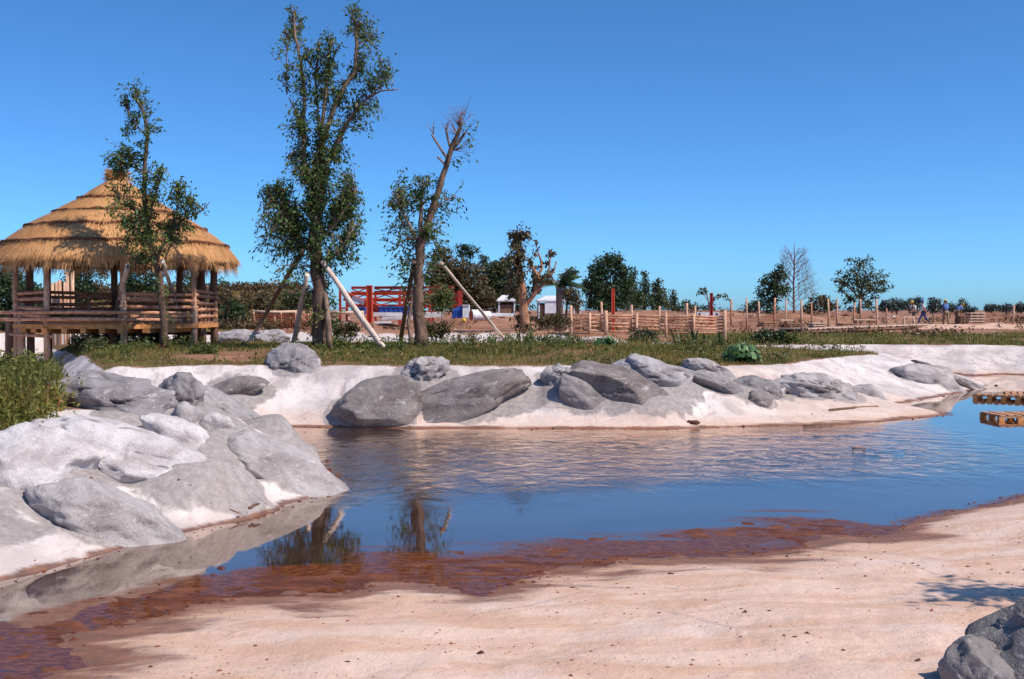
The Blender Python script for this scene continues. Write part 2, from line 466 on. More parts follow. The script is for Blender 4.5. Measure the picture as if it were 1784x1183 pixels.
def terrain(x, y, full=False):
    x = np.atleast_1d(np.asarray(x, float)); y = np.atleast_1d(np.asarray(y, float))
    wob = 0.10 * pn(x * 1.3, y * 1.9, 0, 21) + 0.05 * pn(x * 4.1, y * 5.3, 0, 22)
    d, pr = seg_terms(x, y)
    H, W, L, sl, mud, snd = pr.T
    near = sstep(0.5, 0.9, mud)
    d = d + wob * (0.35 + 0.9 * near) * np.minimum(1, np.abs(d) + 0.3)
    G = ground_level(x, y)
    t = np.maximum(d, 0) / W
    rise = t - 0.5 * np.maximum(0, t - 0.86) ** 2 / 0.28
    rise = np.where(t > 1.14, 1.0, rise)
    rise = np.minimum(rise, 1.0)
    lump = sstep(0.0, 0.35, t) * (1 - sstep(0.85, 1.15, t))
    z = H * rise + lump * (0.10 * fbm(x * 0.9, y * 0.9, 0, 31) + 0.03 * fbm(x * 3, y * 3, 0, 33)) * (1 - 0.6 * snd)
    z = z + (G - H) * sstep(1.05, 1.9, t) * (1 - snd * sstep(0.5, 0.8, snd)) 
    z = z + snd * 0.035 * fbm(x * 0.8, y * 1.1, 0, 37, 5) * np.minimum(1, np.maximum(d, 0) / 1.2)
    dd = -np.minimum(d, 0)
    dep = np.minimum(dd * 0.006, 0.02) + 0.022 * sstep(0.9, 2.4, dd) + np.minimum(np.maximum(0, dd - 2.0) * 0.14, 0.4)
    dep = np.where(near > 0.02, dep, np.minimum(-np.minimum(d, 0) * sl, 0.28))
    flat = (0.010 * fbm(x * 0.55, y * 1.7, 0, 41, 3) + 0.014 * fbm(x * 3, y * 9, 0, 43, 3) + 0.001) * near * sstep(-4.5, -1.6, d) * sstep(0.35, -0.1, d)
    z = np.where(d < 0, -dep + flat, z + flat)
    # dry lined channel behind and to the left of the island
    tr = sstep(2.9, 1.1, np.abs(y - trench_line(x))) * sstep(-22, -19, x) * (1 - sstep(11.6, 12.6, x))
    tl = sstep(3.3, 1.5, np.abs(x + 0.492 * y)) * sstep(23, 25.5, y) * (1 - sstep(44, 47, y))
    tr = np.maximum(tr, tl)
    z = np.where(d > 0, z - 0.95 * tr * np.minimum(1, d / 2), z)
    sk = np.zeros_like(x)
    if SKIRT_ON[0]:
        for cx, cy, cz, ra, rb, hz, tl_ in SKIRT:
            qx = (x - cx) / (1.45 * ra); qy = (y - cy) / (1.55 * rb + .1); q2 = qx * qx + qy * qy
            m = q2 < 1.4
            if not m.any(): continue
            zs = cz + hz * (0.02 - 1.25 * q2[m]) - tl_ * (x[m] - cx) * .9 - .35 * sstep(.5, .05, d[m])
            zm = z[m]; k = .10
            hh = np.clip(.5 + .5 * (zs - zm) / k, 0, 1)
            nz = zm * (1 - hh) + zs * hh + k * hh * (1 - hh)
            z[m] = np.where(zm > -.05, np.maximum(nz, zm), zm)
            sk[m] = np.maximum(sk[m], sstep(.0, .10, z[m] - zm))
    if not full: return z
    e = 0.10 * fbm(x * 1.7, y * 1.7, 0, 51)
    lining = np.maximum(sstep(0.16, -0.16, d - L - e), sstep(0.04, 0.18, tr))
    grass = (1 - sstep(62, 74, y)) * np.where((x < -11) & (y > 56) & (y < 72), 1, 1)
    grass = np.maximum(grass, ((x < -11) & (x > -30) & (y > 54) & (y < 74)) * 1.0) * (1 - lining)
    bare = sstep(42, 46, y) * (1 - sstep(5, 9, x)) * (x > -12)
    grass = grass * (1 - bare)
    grass = grass * (1 - .95 * np.exp(-((x + 7.4) / 1.7) ** 2 - ((y - 27.6) / 1.3) ** 2)) * (1 - .5 * sstep(.1, .4, fbm(x * .5, y * .5, 0, 81, 3)))
    mm = mud * sstep(0.05 + 0.03 * near, -0.05, d + 0.16 * pn(x * 2.1, y * 5.0, 0, 61) * near)
    mm = np.maximum(mm, sstep(0.02, -0.10, z) * (d < 0.3) * (0.85 + 0.15 * near))
    patch = sstep(0.05, 0.35, fbm(x * 0.55, y * 1.6, 0, 63)) * near * sstep(.30, 0.0, d) * (d > 0)
    mm = np.maximum(mm, 0.8 * patch)
    sand = np.clip(snd + (1 - snd) * 0.8 * sstep(0.7, 0.05, d) * sstep(0.03, 0.1, snd), 0, 1)
    sand = sand * (1 - 0.75 * sstep(5, 8.5, x) * (y < 22) * sstep(2.0, 5.0, d))
    gray = np.zeros_like(x)
    for fx, fy, ra, rb in ROCK_FOOT:
        q = np.sqrt(((x - fx) / ra) ** 2 + ((y - fy) / rb) ** 2) + 0.25 * fbm(x * 1.5, y * 1.5, 0, 71)
        gray = np.maximum(gray, sstep(1.25, 0.8, q))
    gray = np.maximum(gray, sstep(1, -1, x + 1.5) * (y < 21) * sstep(.35, .2, snd) * sstep(-.20, .35, fbm(x * .9, y * .9, 0, 73, 4) + .1) * sstep(.25, .7, d) * .95)
    gray = np.maximum(gray, sk * .8)
    return z, dict(lining=lining, grass=grass, mud=np.clip(mm, 0, 1), sand=sand, gray=gray), d
def zg(x, y): return float(terrain(x, y)[0])
def PG(u, v):
    """where the sight line through a pixel first meets the ground"""
    d = ray(u, v)
    ts = np.concatenate([np.arange(3, 60, 0.04), np.arange(60, 160, 0.25)])
    P = np.array([0, 0, EYE]) + ts[:, None] * d
    z = terrain(P[:, 0], P[:, 1])
    k = np.argmax(P[:, 2] < z)
    return P[k] if P[k, 2] < z[k] else P[-1]
def on_ground(u, Y, lift=0.0):
    x = (u - 892) / FPX * Y
    return np.array([x, Y, zg(x, Y) + lift])

# ================================================================== ROCKS (placed before the ground so their cement skirts show in it)
def rock_mesh(a, b, c, seed, facets=7, rough=0.11, crack=0.0, sub=5):
    bm = bmesh.new(); bmesh.ops.create_icosphere(bm, subdivisions=sub, radius=1.0)
    V = np.array([v.co[:] for v in bm.verts]); F = np.array([[v.index for v in f.verts] for f in bm.faces]); bm.free()
    rg = np.random.default_rng(seed)
    for k in range(facets + 4):
        n = rg.normal(size=3); n /= np.linalg.norm(n)
        h = rg.uniform(0.62, 0.92)
        q = V @ n
        ex = np.maximum(0, q - h)
        V = V - np.outer(ex * 0.88, n)
    N = V / np.linalg.norm(V, axis=1)[:, None]
    s = seed * 3.7
    f = rough * 1.5 * fbm(N[:, 0] * 1.5 + s, N[:, 1] * 1.5, N[:, 2] * 1.5, 2, 3) + rough * 0.28 * fbm(N[:, 0] * 6 + s, N[:, 1] * 6, N[:, 2] * 6, 4, 3)
    r0 = np.abs(pn(N[:, 0] * 1.7 + s, N[:, 1] * 1.7, N[:, 2] * 3.0, 14) + .15 * pn(N[:, 0] * 5 + s, N[:, 1] * 5, N[:, 2] * 5, 15))
    f = f - rough * .35 * sstep(.13, .0, r0) + rough * .35 * fbm(N[:, 0] * 3.1 + s, N[:, 1] * 3.1, N[:, 2] * 3.1, 16, 3)
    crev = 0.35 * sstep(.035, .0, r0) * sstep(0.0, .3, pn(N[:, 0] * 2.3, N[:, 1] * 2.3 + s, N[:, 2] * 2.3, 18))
    if crack:
        r1 = np.abs(pn(N[:, 0] * 1.1 + s, N[:, 1] * 1.1, N[:, 2] * 2.6 + 4, 8) + 0.10 * fbm(N[:, 0] * 5, N[:, 1] * 5, N[:, 2] * 5, 9, 3))
        gate = sstep(-0.05, 0.22, pn(N[:, 0] * 1.9 + s, N[:, 1] * 1.9, N[:, 2] * 1.9, 11))
        cv = sstep(0.055, 0.010, r1) * gate
        crev = np.maximum(crev, cv)
        f = f - 1.3 * crack * cv - 0.35 * crack * sstep(0.16, 0.03, r1) * gate
    if crack >= .05:                           # black gashes across the weathered face
        for k in range(int(2 + crack * 30)):
            x0 = rg.uniform(-.6, .6); z0 = rg.uniform(-.25, .55); sl = rg.normal() * .5; ln = rg.uniform(.12, .38); wd = rg.uniform(.018, .045)
            xx = N[:, 0] - x0; dz_ = np.abs(N[:, 2] - z0 - sl * xx - .10 * pn(N[:, 0] * 7 + s, N[:, 2] * 7, k, 19))
            gsh = sstep(wd * 1.6, wd * .4, dz_ + .5 * wd * np.abs(xx) / ln) * sstep(ln, ln * .6, np.abs(xx)) * (N[:, 1] < .3)
            f = f - .9 * crack * gsh - .3 * crack * sstep(.16, .0, dz_) * sstep(ln, ln * .3, np.abs(xx)) * (N[:, 2] > z0 + sl * xx - .2)
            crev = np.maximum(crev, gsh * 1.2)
    V = V * (1 + f)[:, None] * np.array([a, b, c])
    return V, F, np.clip(crev * 0.8, 0, 1)
def rock(name, u0, v0, u1, v1, Y, label, tilt=0, yaw=0, dep=0.8, seed=1, tone=(0.36, 0.345, 0.36), facets=7, rough=0.11, crack=0.05, grow=1.06, foot=1.0, sub=5, group=None, sink=-0.10, settle=True):
    hit = PG((u0 + u1) / 2, (v0 + v1) / 2)
    Y = float(np.clip(hit[1] + sink, Y - 1.0, Y + 1.4)) if settle else Y
    c = PY((u0 + u1) / 2, (v0 + v1) / 2, Y)
    sc = Y / FPX * grow
    W_, H_ = (u1 - u0) / 2 * sc, (v1 - v0) / 2 * sc
    t = R(tilt); ct, st = abs(math.cos(t)), abs(math.sin(t))
    # axes whose tilted bounding box is the measured one
    a2 = (W_ * W_ * ct * ct - H_ * H_ * st * st) / max(ct ** 4 - st ** 4, 0.15)
    c2 = (H_ * H_ * ct * ct - W_ * W_ * st * st) / max(ct ** 4 - st ** 4, 0.15)
    a = math.sqrt(max(a2, (W_ * 0.5) ** 2)); cc = math.sqrt(max(c2, (min(W_, H_) * 0.42) ** 2))
    V, F, cr = rock_mesh(a, 1.25 * dep * (a + cc) / 2, cc, seed, facets, rough, crack, sub)
    Rm = np.array((Matrix.Rotation(R(yaw), 3, 'Z') @ Matrix.Rotation(-t, 3, 'Y')))
    V = V @ Rm.T
    # sit the measured outline exactly
    V[:, 0] += -(V[:, 0].max() + V[:, 0].min()) / 2; V[:, 0] *= W_ / ((V[:, 0].max() - V[:, 0].min()) / 2)
    V[:, 2] += -(V[:, 2].max() + V[:, 2].min()) / 2; V[:, 2] *= H_ / ((V[:, 2].max() - V[:, 2].min()) / 2)
    zn = V[:, 2] / H_
    fl = np.where(zn < -.05, np.clip(1 / np.sqrt(np.maximum(1 - np.minimum(zn + .05, 0) ** 2, .05)), 1, 1.32), 1.0)
    V[:, 0] *= fl; V[:, 1] *= fl * np.where(zn < -.05, 1.12, 1.0)
    V[:, 2] = np.where(zn < -.05, V[:, 2] * 1.0 - .55 * H_ * np.maximum(0, -zn - .05), V[:, 2])
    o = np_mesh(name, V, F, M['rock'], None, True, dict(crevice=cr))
    o.location = c
    o.color = (*tone, 1)
    tag(o, label, 'rock', group)
    if V.shape and foot == 1.0: SKIRT.append((c[0], c[1], c[2], W_, max(1.25 * dep * (a + cc) / 2, .25), H_, math.tan(t) * .75))
    ROCK_FOOT.append((c[0], c[1], W_ * 1.08 * foot + .05, (max(dep * (a + cc) / 2, 0.3) * 1.3 + .05) * foot))
    return o
GL = 'cement boulders of the left bank'; GI = 'cement boulders along the island shore'
PALE = (0.64, 0.59, 0.585); MID = (0.43, 0.39, 0.385); DARK = (0.25, 0.215, 0.205)
# left bank
rock('boulder', -70, 738, 168, 872, 11.6, 'pale speckled dome boulder cut by the left picture edge, below the grass clump', -12, 0, .9, 11, PALE, 5, .08, .0, group=GL)
rock('boulder', 70, 728, 402, 878, 12.3, 'long smooth pale slab boulder sloping down right to a broken blunt end', -19, 0, .62, 12, PALE, 4, .06, .02, group=GL)
rock('boulder', 55, 832, 302, 945, 11.0, 'low grey boulder lowest on the left bank, just above the waterline', -16, 0, .7, 13, MID, 4, .07, .0, group=GL)
rock('boulder', 84, 648, 305, 752, 15.2, 'dark rugged boulder split by a black crevice, beside the grass clump', -4, 0, .7, 14, (0.281, 0.255, 0.263), 9, .13, .10, group=GL)
rock('boulder', 262, 650, 360, 750, 15.6, 'upright grey boulder against the right end of the split dark boulder', -20, 0, .8, 15, (0.296, 0.270, 0.270), 6, .11, .06, group=GL)
rock('boulder', 302, 700, 355, 748, 14.6, 'small round grey stone tucked under the upright boulder on the left bank', -10, 0, .9, 16, MID, 6, .1, .0, sub=4, group=GL)
rock('boulder', 250, 722, 380, 812, 13.5, 'rounded light ridge boulder peeping from behind the long pale slab', -30, 0, .6, 17, PALE, 4, .07, .0, group=GL)
rock('boulder', 338, 672, 515, 800, 16.3, 'large smooth grey boulder falling steeply to the water, farthest out on the left bank', -36, 0, .8, 18, (0.343, 0.315, 0.311), 5, .08, .03, group=GL)
rock('boulder', 362, 752, 574, 852, 15.0, 'flat grey slab boulder tapering to the point of the left bank', -20, 0, .75, 19, MID, 4, .06, .0, group=GL)
rock('boulder', 346, 718, 408, 762, 14.6, 'small white-washed stone between the grey boulders of the left bank', -15, 0, .8, 20, (0.546, 0.502, 0.488), 6, .1, .0, sub=4, group=GL)
# island shore, left to right
rock('boulder', 355, 655, 468, 700, 24.4, 'low flat grey boulder on the white bank, left below the big boulder on the rim', 10, 0, .6, 21, DARK, 5, .07, .0, sub=4, group=GI)
rock('boulder', 462, 599, 560, 668, 25.6, 'big blocky grey boulder standing on the grassy rim beside the tallest tree', -6, 0, .8, 22, (0.328, 0.300, 0.307), 9, .08, .05, group=GI)
rock('boulder', 583, 655, 735, 752, 23.9, 'broad dark grey dome boulder reaching down to the waterline', 14, 0, .7, 23, DARK, 4, .06, .0, group=GI)
rock('boulder', 694, 622, 784, 676, 25.0, 'small jagged grey boulder with a notched top and a black hollow at its left', 8, 0, .8, 24, MID, 9, .15, .10, group=GI)
rock('boulder', 690, 644, 921, 737, 24.3, 'long dark slab boulder rising to the right with a sharp upper edge', 16, 0, .5, 25, DARK, 6, .05, .02, group=GI)
rock('boulder', 942, 634, 1005, 690, 24.6, 'small cracked grey boulder with black clefts, left of the brownish dome', 10, 0, .8, 26, MID, 9, .14, .10, group=GI)
rock('boulder', 988, 631, 1158, 728, 24.6, 'large brownish dome boulder sloping down right like an animal back', -22, 0, .7, 27, (0.211, 0.175, 0.167), 4, .06, .0, group=GI)
rock('boulder', 975, 652, 1082, 728, 23.9, 'smooth lighter grey slab leaning on the front of the brownish dome', -28, 0, .5, 28, (0.289, 0.258, 0.255), 4, .05, .0, group=GI)
rock('boulder', 1066, 617, 1206, 692, 25.8, 'pale wrinkled boulder, highest of the row right of the island middle', -12, 0, .8, 29, (0.390, 0.361, 0.370), 8, .10, .05, group=GI)
rock('boulder', 1186, 624, 1275, 668, 26.4, 'grey boulder with a dark slit near its top, right of the pale wrinkled boulder', -8, 0, .8, 30, MID, 7, .10, .08, group=GI)
rock('boulder', 1195, 645, 1310, 704, 26.0, 'low smooth grey boulder lying in front of the slit boulder', -22, 0, .6, 31, (0.312, 0.281, 0.281), 4, .06, .02, group=GI)
rock('boulder', 1272, 655, 1368, 716, 26.3, 'round shouldered grey boulder with a brown knob at its foot', -10, 0, .7, 32, (0.281, 0.255, 0.255), 5, .09, .03, group=GI)
rock('boulder', 1293, 680, 1348, 717, 25.6, 'small brown knob boulder at the foot of the grey row', 0, 0, .8, 33, DARK, 6, .10, .03, sub=4, group=GI)
rock('boulder', 1338, 650, 1495, 714, 27.0, 'wide grey boulder with black gashes at its right end, near the sand spit', -8, 0, .6, 34, MID, 8, .12, .10, group=GI)
rock('boulder', 1475, 670, 1538, 704, 28.2, 'low wedge boulder tapering right beside the sand spit', -14, 0, .7, 35, MID, 5, .08, .03, sub=4, group=GI)
rock('boulder', 1556, 634, 1668, 680, 31.8, 'flat white-washed boulder outlined by a dark seam near the island tip', -12, 0, .5, 36, (0.468, 0.418, 0.411), 6, .08, .04, sub=4, group=GI)
rock('boulder', 1588, 627, 1642, 648, 32.6, 'small dark topped boulder on the white crest near the island tip', -20, 0, .8, 37, (0.257, 0.220, 0.215), 6, .1, .0, sub=4, group=GI)
rock('boulder', 1630, 647, 1708, 678, 33.2, 'last low white-washed boulder at the tip of the island', -22, 0, .6, 38, (0.437, 0.388, 0.381), 7, .1, .05, sub=4, group=GI)
# right foreground
GR_ = 'speckled grey boulders at the lower right corner'
rock('boulder', 1650, 1018, 2080, 1330, 6.0, 'big dark speckled boulder cut by the right picture edge in the foreground', 22, 0, .7, 39, (0.191, 0.173, 0.171), 6, .10, .03, foot=.9, group=GR_)
rock('boulder', 1640, 1118, 1790, 1290, 5.6, 'lower light speckled boulder in the bottom right corner, in front of the big one', 18, 0, .8, 40, (0.247, 0.223, 0.220), 6, .10, .02, foot=.9, group=GR_)
rock('boulder', 1752, 1078, 1900, 1290, 5.5, 'bright speckled boulder right of the black cleft in the bottom right corner', 30, 0, .8, 41, (0.258, 0.234, 0.230), 7, .10, .02, foot=.9, group=GR_)
# pale lumps beyond the island
rock('boulder', 378, 574, 448, 600, 43.0, 'flat pale boulder behind the trees, left of two beyond the dark prop', 0, 0, .6, 42, (0.452, 0.418, 0.429), 7, .1, .05, sub=4, group='pale boulders on the far rim')
rock('boulder', 444, 574, 506, 602, 43.0, 'rough pale boulder with black hollows, right of two beyond the dark prop', 0, 0, .6, 43, (0.452, 0.418, 0.429), 9, .16, .10, sub=4, group='pale boulders on the far rim')
ROCK_FOOT = ROCK_FOOT[:-2]; SKIRT = SKIRT[:-2]; SKIRT_ON[0] = True

# ================================================================== GROUND MESHES
def build_ground():
    fine = np.radians(np.linspace(-38, 38, 520))
    side = np.radians(np.linspace(38, 322, 96))[1:-1]
    ang = np.concatenate([fine, side])
    r = [1.0]
    while r[-1] < 125: r.append(r[-1] * (1.0095 if r[-1] > 5 else 1.03))
    while r[-1] < 4000: r.append(r[-1] * 1.09)
    r = np.array(r)
    A, Rr = np.meshgrid(ang, r)
    X = (np.sin(A) * Rr).ravel(); Y = (np.cos(A) * Rr).ravel()
    z, at, d = terrain(X, Y, True)
    nr, na = len(r), len(ang)
    i = np.arange(nr - 1)[:, None] * na; j = np.arange(na)[None, :]; j2 = (j + 1) % na
    F = np.stack([(i + j), (i + j2), (i + na + j2), (i + na + j)], -1).reshape(-1, 4)[:, ::-1]
    V = np.stack([X, Y, z], 1)
    lf = at['lining'][F].mean(1) > 0.5
    for name, sel, mat, keys in (('pond_basin', lf, M['basin'], ('mud', 'sand', 'gray', 'grass', 'lining')), ('ground', ~lf, M['basin'], ('mud', 'sand', 'gray', 'grass', 'lining'))):
        f = F[sel]
        us, inv = np.unique(f, return_inverse=True)
        o = np_mesh(name, V[us], inv.reshape(f.shape), mat, None, True, {k: at[k][us] for k in keys})
        tag(o, kind='structure')
build_ground()

# water surface: one sheet inside the basin
gxs = np.concatenate([np.arange(-14, -6, .25), np.arange(-6, 11, .055), np.arange(11, 32.01, .25)]); gys = np.concatenate([np.arange(3, 14, .25), np.arange(14, 23.5, .055), np.arange(23.5, 46.01, .25)])
XX, YY = np.meshgrid(gxs, gys); nx_, ny_ = len(gxs), len(gys)
dw, prw = seg_terms(XX.ravel(), YY.ravel())
wx_, wy_ = XX.ravel(), YY.ravel()
py_ = wy_ + 1.6 * pn(wx_ * .3, wy_ * .3, 0, 101) + .9 * pn(wx_ * 1.1, wy_ * 1.1, 0, 104) - .10 * wx_
ruf = sstep(15.6, 17.8, py_) * (1 - sstep(20.6, 22.6, py_)) * sstep(10.5, 6.5, wx_) * sstep(-6, -3.5, wx_) * sstep(-.3, -1.2, dw) * (.35 + .65 * sstep(-.3, .3, pn(wx_ * .5, wy_ * .7, 0, 105)))
wz_ = ruf * (.016 * pn(wx_ * 2.3 + .3 * wy_, wy_ * 2.6, 0, 102) + .008 * pn(wx_ * 4.6, wy_ * 5.4, 0, 103))
scum = sstep(.5, .9, prw[:, 4]) * sstep(-2.1, -.2, dw)
scum = np.maximum(scum, .55 * sstep(-.5, .0, dw) * sstep(.1, .3, prw[:, 4]))
ii = np.arange(ny_ - 1)[:, None] * nx_ + np.arange(nx_ - 1)[None, :]
wf = np.stack([ii, ii + 1, ii + nx_ + 1, ii + nx_], -1).reshape(-1, 4)
keepw = (dw[wf].min(1) < .9)
tag(np_mesh('pond_water', np.stack([XX.ravel(), YY.ravel(), wz_], 1), wf[keepw], M['water'], None, True, dict(scum=scum)), kind='structure')

# pale sand mound in front of the workers
sx_, sy_ = np.meshgrid(np.linspace(24, 41, 69), np.linspace(73.5, 79, 31))
sz_ = terrain(sx_.ravel(), sy_.ravel())
lift = .26 * np.exp(-((sx_.ravel() - 32.5) / 5.2) ** 4 - ((sy_.ravel() - 76.6) / 1.5) ** 2) + .05 * fbm(sx_.ravel(), sy_.ravel(), 0, 45) - .06
ii = np.arange(30)[:, None] * 69 + np.arange(68)[None, :]
M['mound'] = m_simple('mound_sand', (0.50, 0.30, 0.21), (0.62, 0.42, 0.32), 1.2, .95, (1, 1, 1), .5, .05)
tag(np_mesh('sand_mound', np.stack([sx_.ravel(), sy_.ravel(), sz_ + lift], 1), np.stack([ii, ii + 1, ii + 70, ii + 69], -1).reshape(-1, 4), M['mound'], None, True), kind='structure')

# ================================================================== TREES AND PLANTS
M['bark'] = m_simple('bark', (0.17, 0.10, 0.07), (0.34, 0.23, 0.17), 9, 0.9, (1, 1, 0.25), 0.8, 0.04)
M['bark_dark'] = m_simple('dark_bark', (0.075, 0.045, 0.035), (0.17, 0.105, 0.075), 8, 0.95, (1, 1, 0.25), 0.8, 0.04)
M['bark_mid'] = m_simple('brown_bark', (0.11, 0.065, 0.045), (0.24, 0.15, 0.105), 8, 0.95, (1, 1, 0.25), 0.8, 0.04)
M['bark_red'] = m_simple('red_bark', (0.26, 0.10, 0.055), (0.46, 0.24, 0.14), 7, 0.9, (1, 1, 0.3), 0.6, 0.04)
M['twig'] = m_simple('twig', (0.16, 0.085, 0.075), (0.26, 0.16, 0.14), 5, 0.9)
M['pole'] = m_simple('prop_pole', (0.52, 0.38, 0.31), (0.72, 0.58, 0.50), 10, 0.8, (1, 1, 0.3), 0.3)
M['pole_shaded'] = m_simple('shaded_pole', (0.11, 0.07, 0.05), (0.22, 0.145, 0.105), 10, 0.85, (1, 1, 0.3), 0.3)  # props standing in shadow: the shade is put into the pole colour
M['leaf'] = m_leaf('willow_leaf', (0.024, 0.056, 0.020), (0.115, 0.19, 0.046), (0.24, 0.21, 0.05), 0.38)
M['leaf_dark'] = m_leaf('dark_leaf', (0.022, 0.040, 0.017), (0.060, 0.095, 0.034), (0.10, 0.085, 0.035), 0.2)
M['leaf_olive'] = m_leaf('olive_leaf', (0.035, 0.05, 0.018), (0.085, 0.10, 0.035), (0.16, 0.10, 0.05), 0.15)
M['leaf_brown'] = m_leaf('brown_leaf', (0.065, 0.036, 0.018), (0.12, 0.10, 0.04), (0.24, 0.10, 0.05), 0.2)
M['leaf_rust'] = m_leaf('rust_leaf', (0.07, 0.035, 0.018), (0.14, 0.10, 0.04), (0.28, 0.10, 0.05), 0.15)
M['leaf_far'] = m_leaf('far_leaf', (0.030, 0.045, 0.042), (0.055, 0.075, 0.060), None, 0.1)
M['grass'] = m_leaf('grass_blade', (0.075, 0.088, 0.015), (0.28, 0.25, 0.06), (0.42, 0.19, 0.08), 0.4)
M['weed'] = m_leaf('weed_leaf', (0.040, 0.066, 0.016), (0.13, 0.15, 0.035), (0.27, 0.12, 0.05), 0.25)
M['squash'] = m_leaf('broad_leaf', (0.035, 0.09, 0.028), (0.15, 0.25, 0.09), None, 0.25)
M['straw_leaf'] = m_leaf('dry_leaf', (0.20, 0.12, 0.055), (0.36, 0.24, 0.11), None, 0.2)

def leaves_np(C, D, L, Wd, rg, tint=None, bend=0.25):
    """C centres, D main directions, L length, Wd width -> two-quad folded leaves"""
    n = len(C)
    D = D / (np.linalg.norm(D, axis=1)[:, None] + 1e-9)
    rnd = rg.normal(size=(n, 3))
    Sd = np.cross(D, rnd); Sd /= (np.linalg.norm(Sd, axis=1)[:, None] + 1e-9)
    Nn = np.cross(D, Sd)
    L = np.broadcast_to(L, n)[:, None]; Wd = np.broadcast_to(Wd, n)[:, None]
    p0 = C - D * L * 0.5
    p1 = C + Sd * Wd * 0.5 + Nn * L * bend * 0.3
    p2 = C + D * L * 0.5
    p3 = C - Sd * Wd * 0.5 + Nn * L * bend * 0.3
    V = np.stack([p0, p1, p2, p3], 1).reshape(-1, 3)
    F = np.arange(4 * n).reshape(n, 4)
    T = rg.random(n) if tint is None else tint
    return V, F, np.repeat(T, 4)

def blades_np(P, hgt, wid, lean, rg, tint, rows=3):
    """grass blades: P roots, curved tapering strips"""
    n = len(P)
    az = rg.uniform(0, 2 * np.pi, n); az2 = rg.uniform(0, 2 * np.pi, n)
    out = np.stack([np.cos(az), np.sin(az), np.zeros(n)], 1)
    sid = np.stack([np.cos(az2), np.sin(az2), np.zeros(n)], 1)
    lean = rg.uniform(0.1, 1.0, n) * lean
    Vs = []
    ts = np.linspace(0, 1, rows)
    for t in ts:
        c = P + np.array([0, 0, 1]) * (hgt * t * (1 - 0.25 * lean * t))[:, None] + out * (hgt * lean * t * t)[:, None]
        wv = (wid * (1 - t) ** 0.7 * 0.5 + 0.0008)[:, None]
        Vs += [c - sid * wv, c + sid * wv]
    V = np.stack(Vs, 1)                        # n, 2*rows, 3
    k = 2 * rows
    base = np.arange(n)[:, None] * k
    F = np.concatenate([np.concatenate([base + 2 * i, base + 2 * i + 1, base + 2 * i + 3, base + 2 * i + 2], 1) for i in range(rows - 1)], 0)
    return V.reshape(-1, 3), F, np.repeat(tint, k)
def cat_np(parts):
    Vs, Fs, Ts, o = [], [], [], 0
    for V, F, T in parts:
        Vs.append(V); Fs.append(F + o); Ts.append(T); o += len(V)
    return np.concatenate(Vs), np.concatenate(Fs), np.concatenate(Ts)

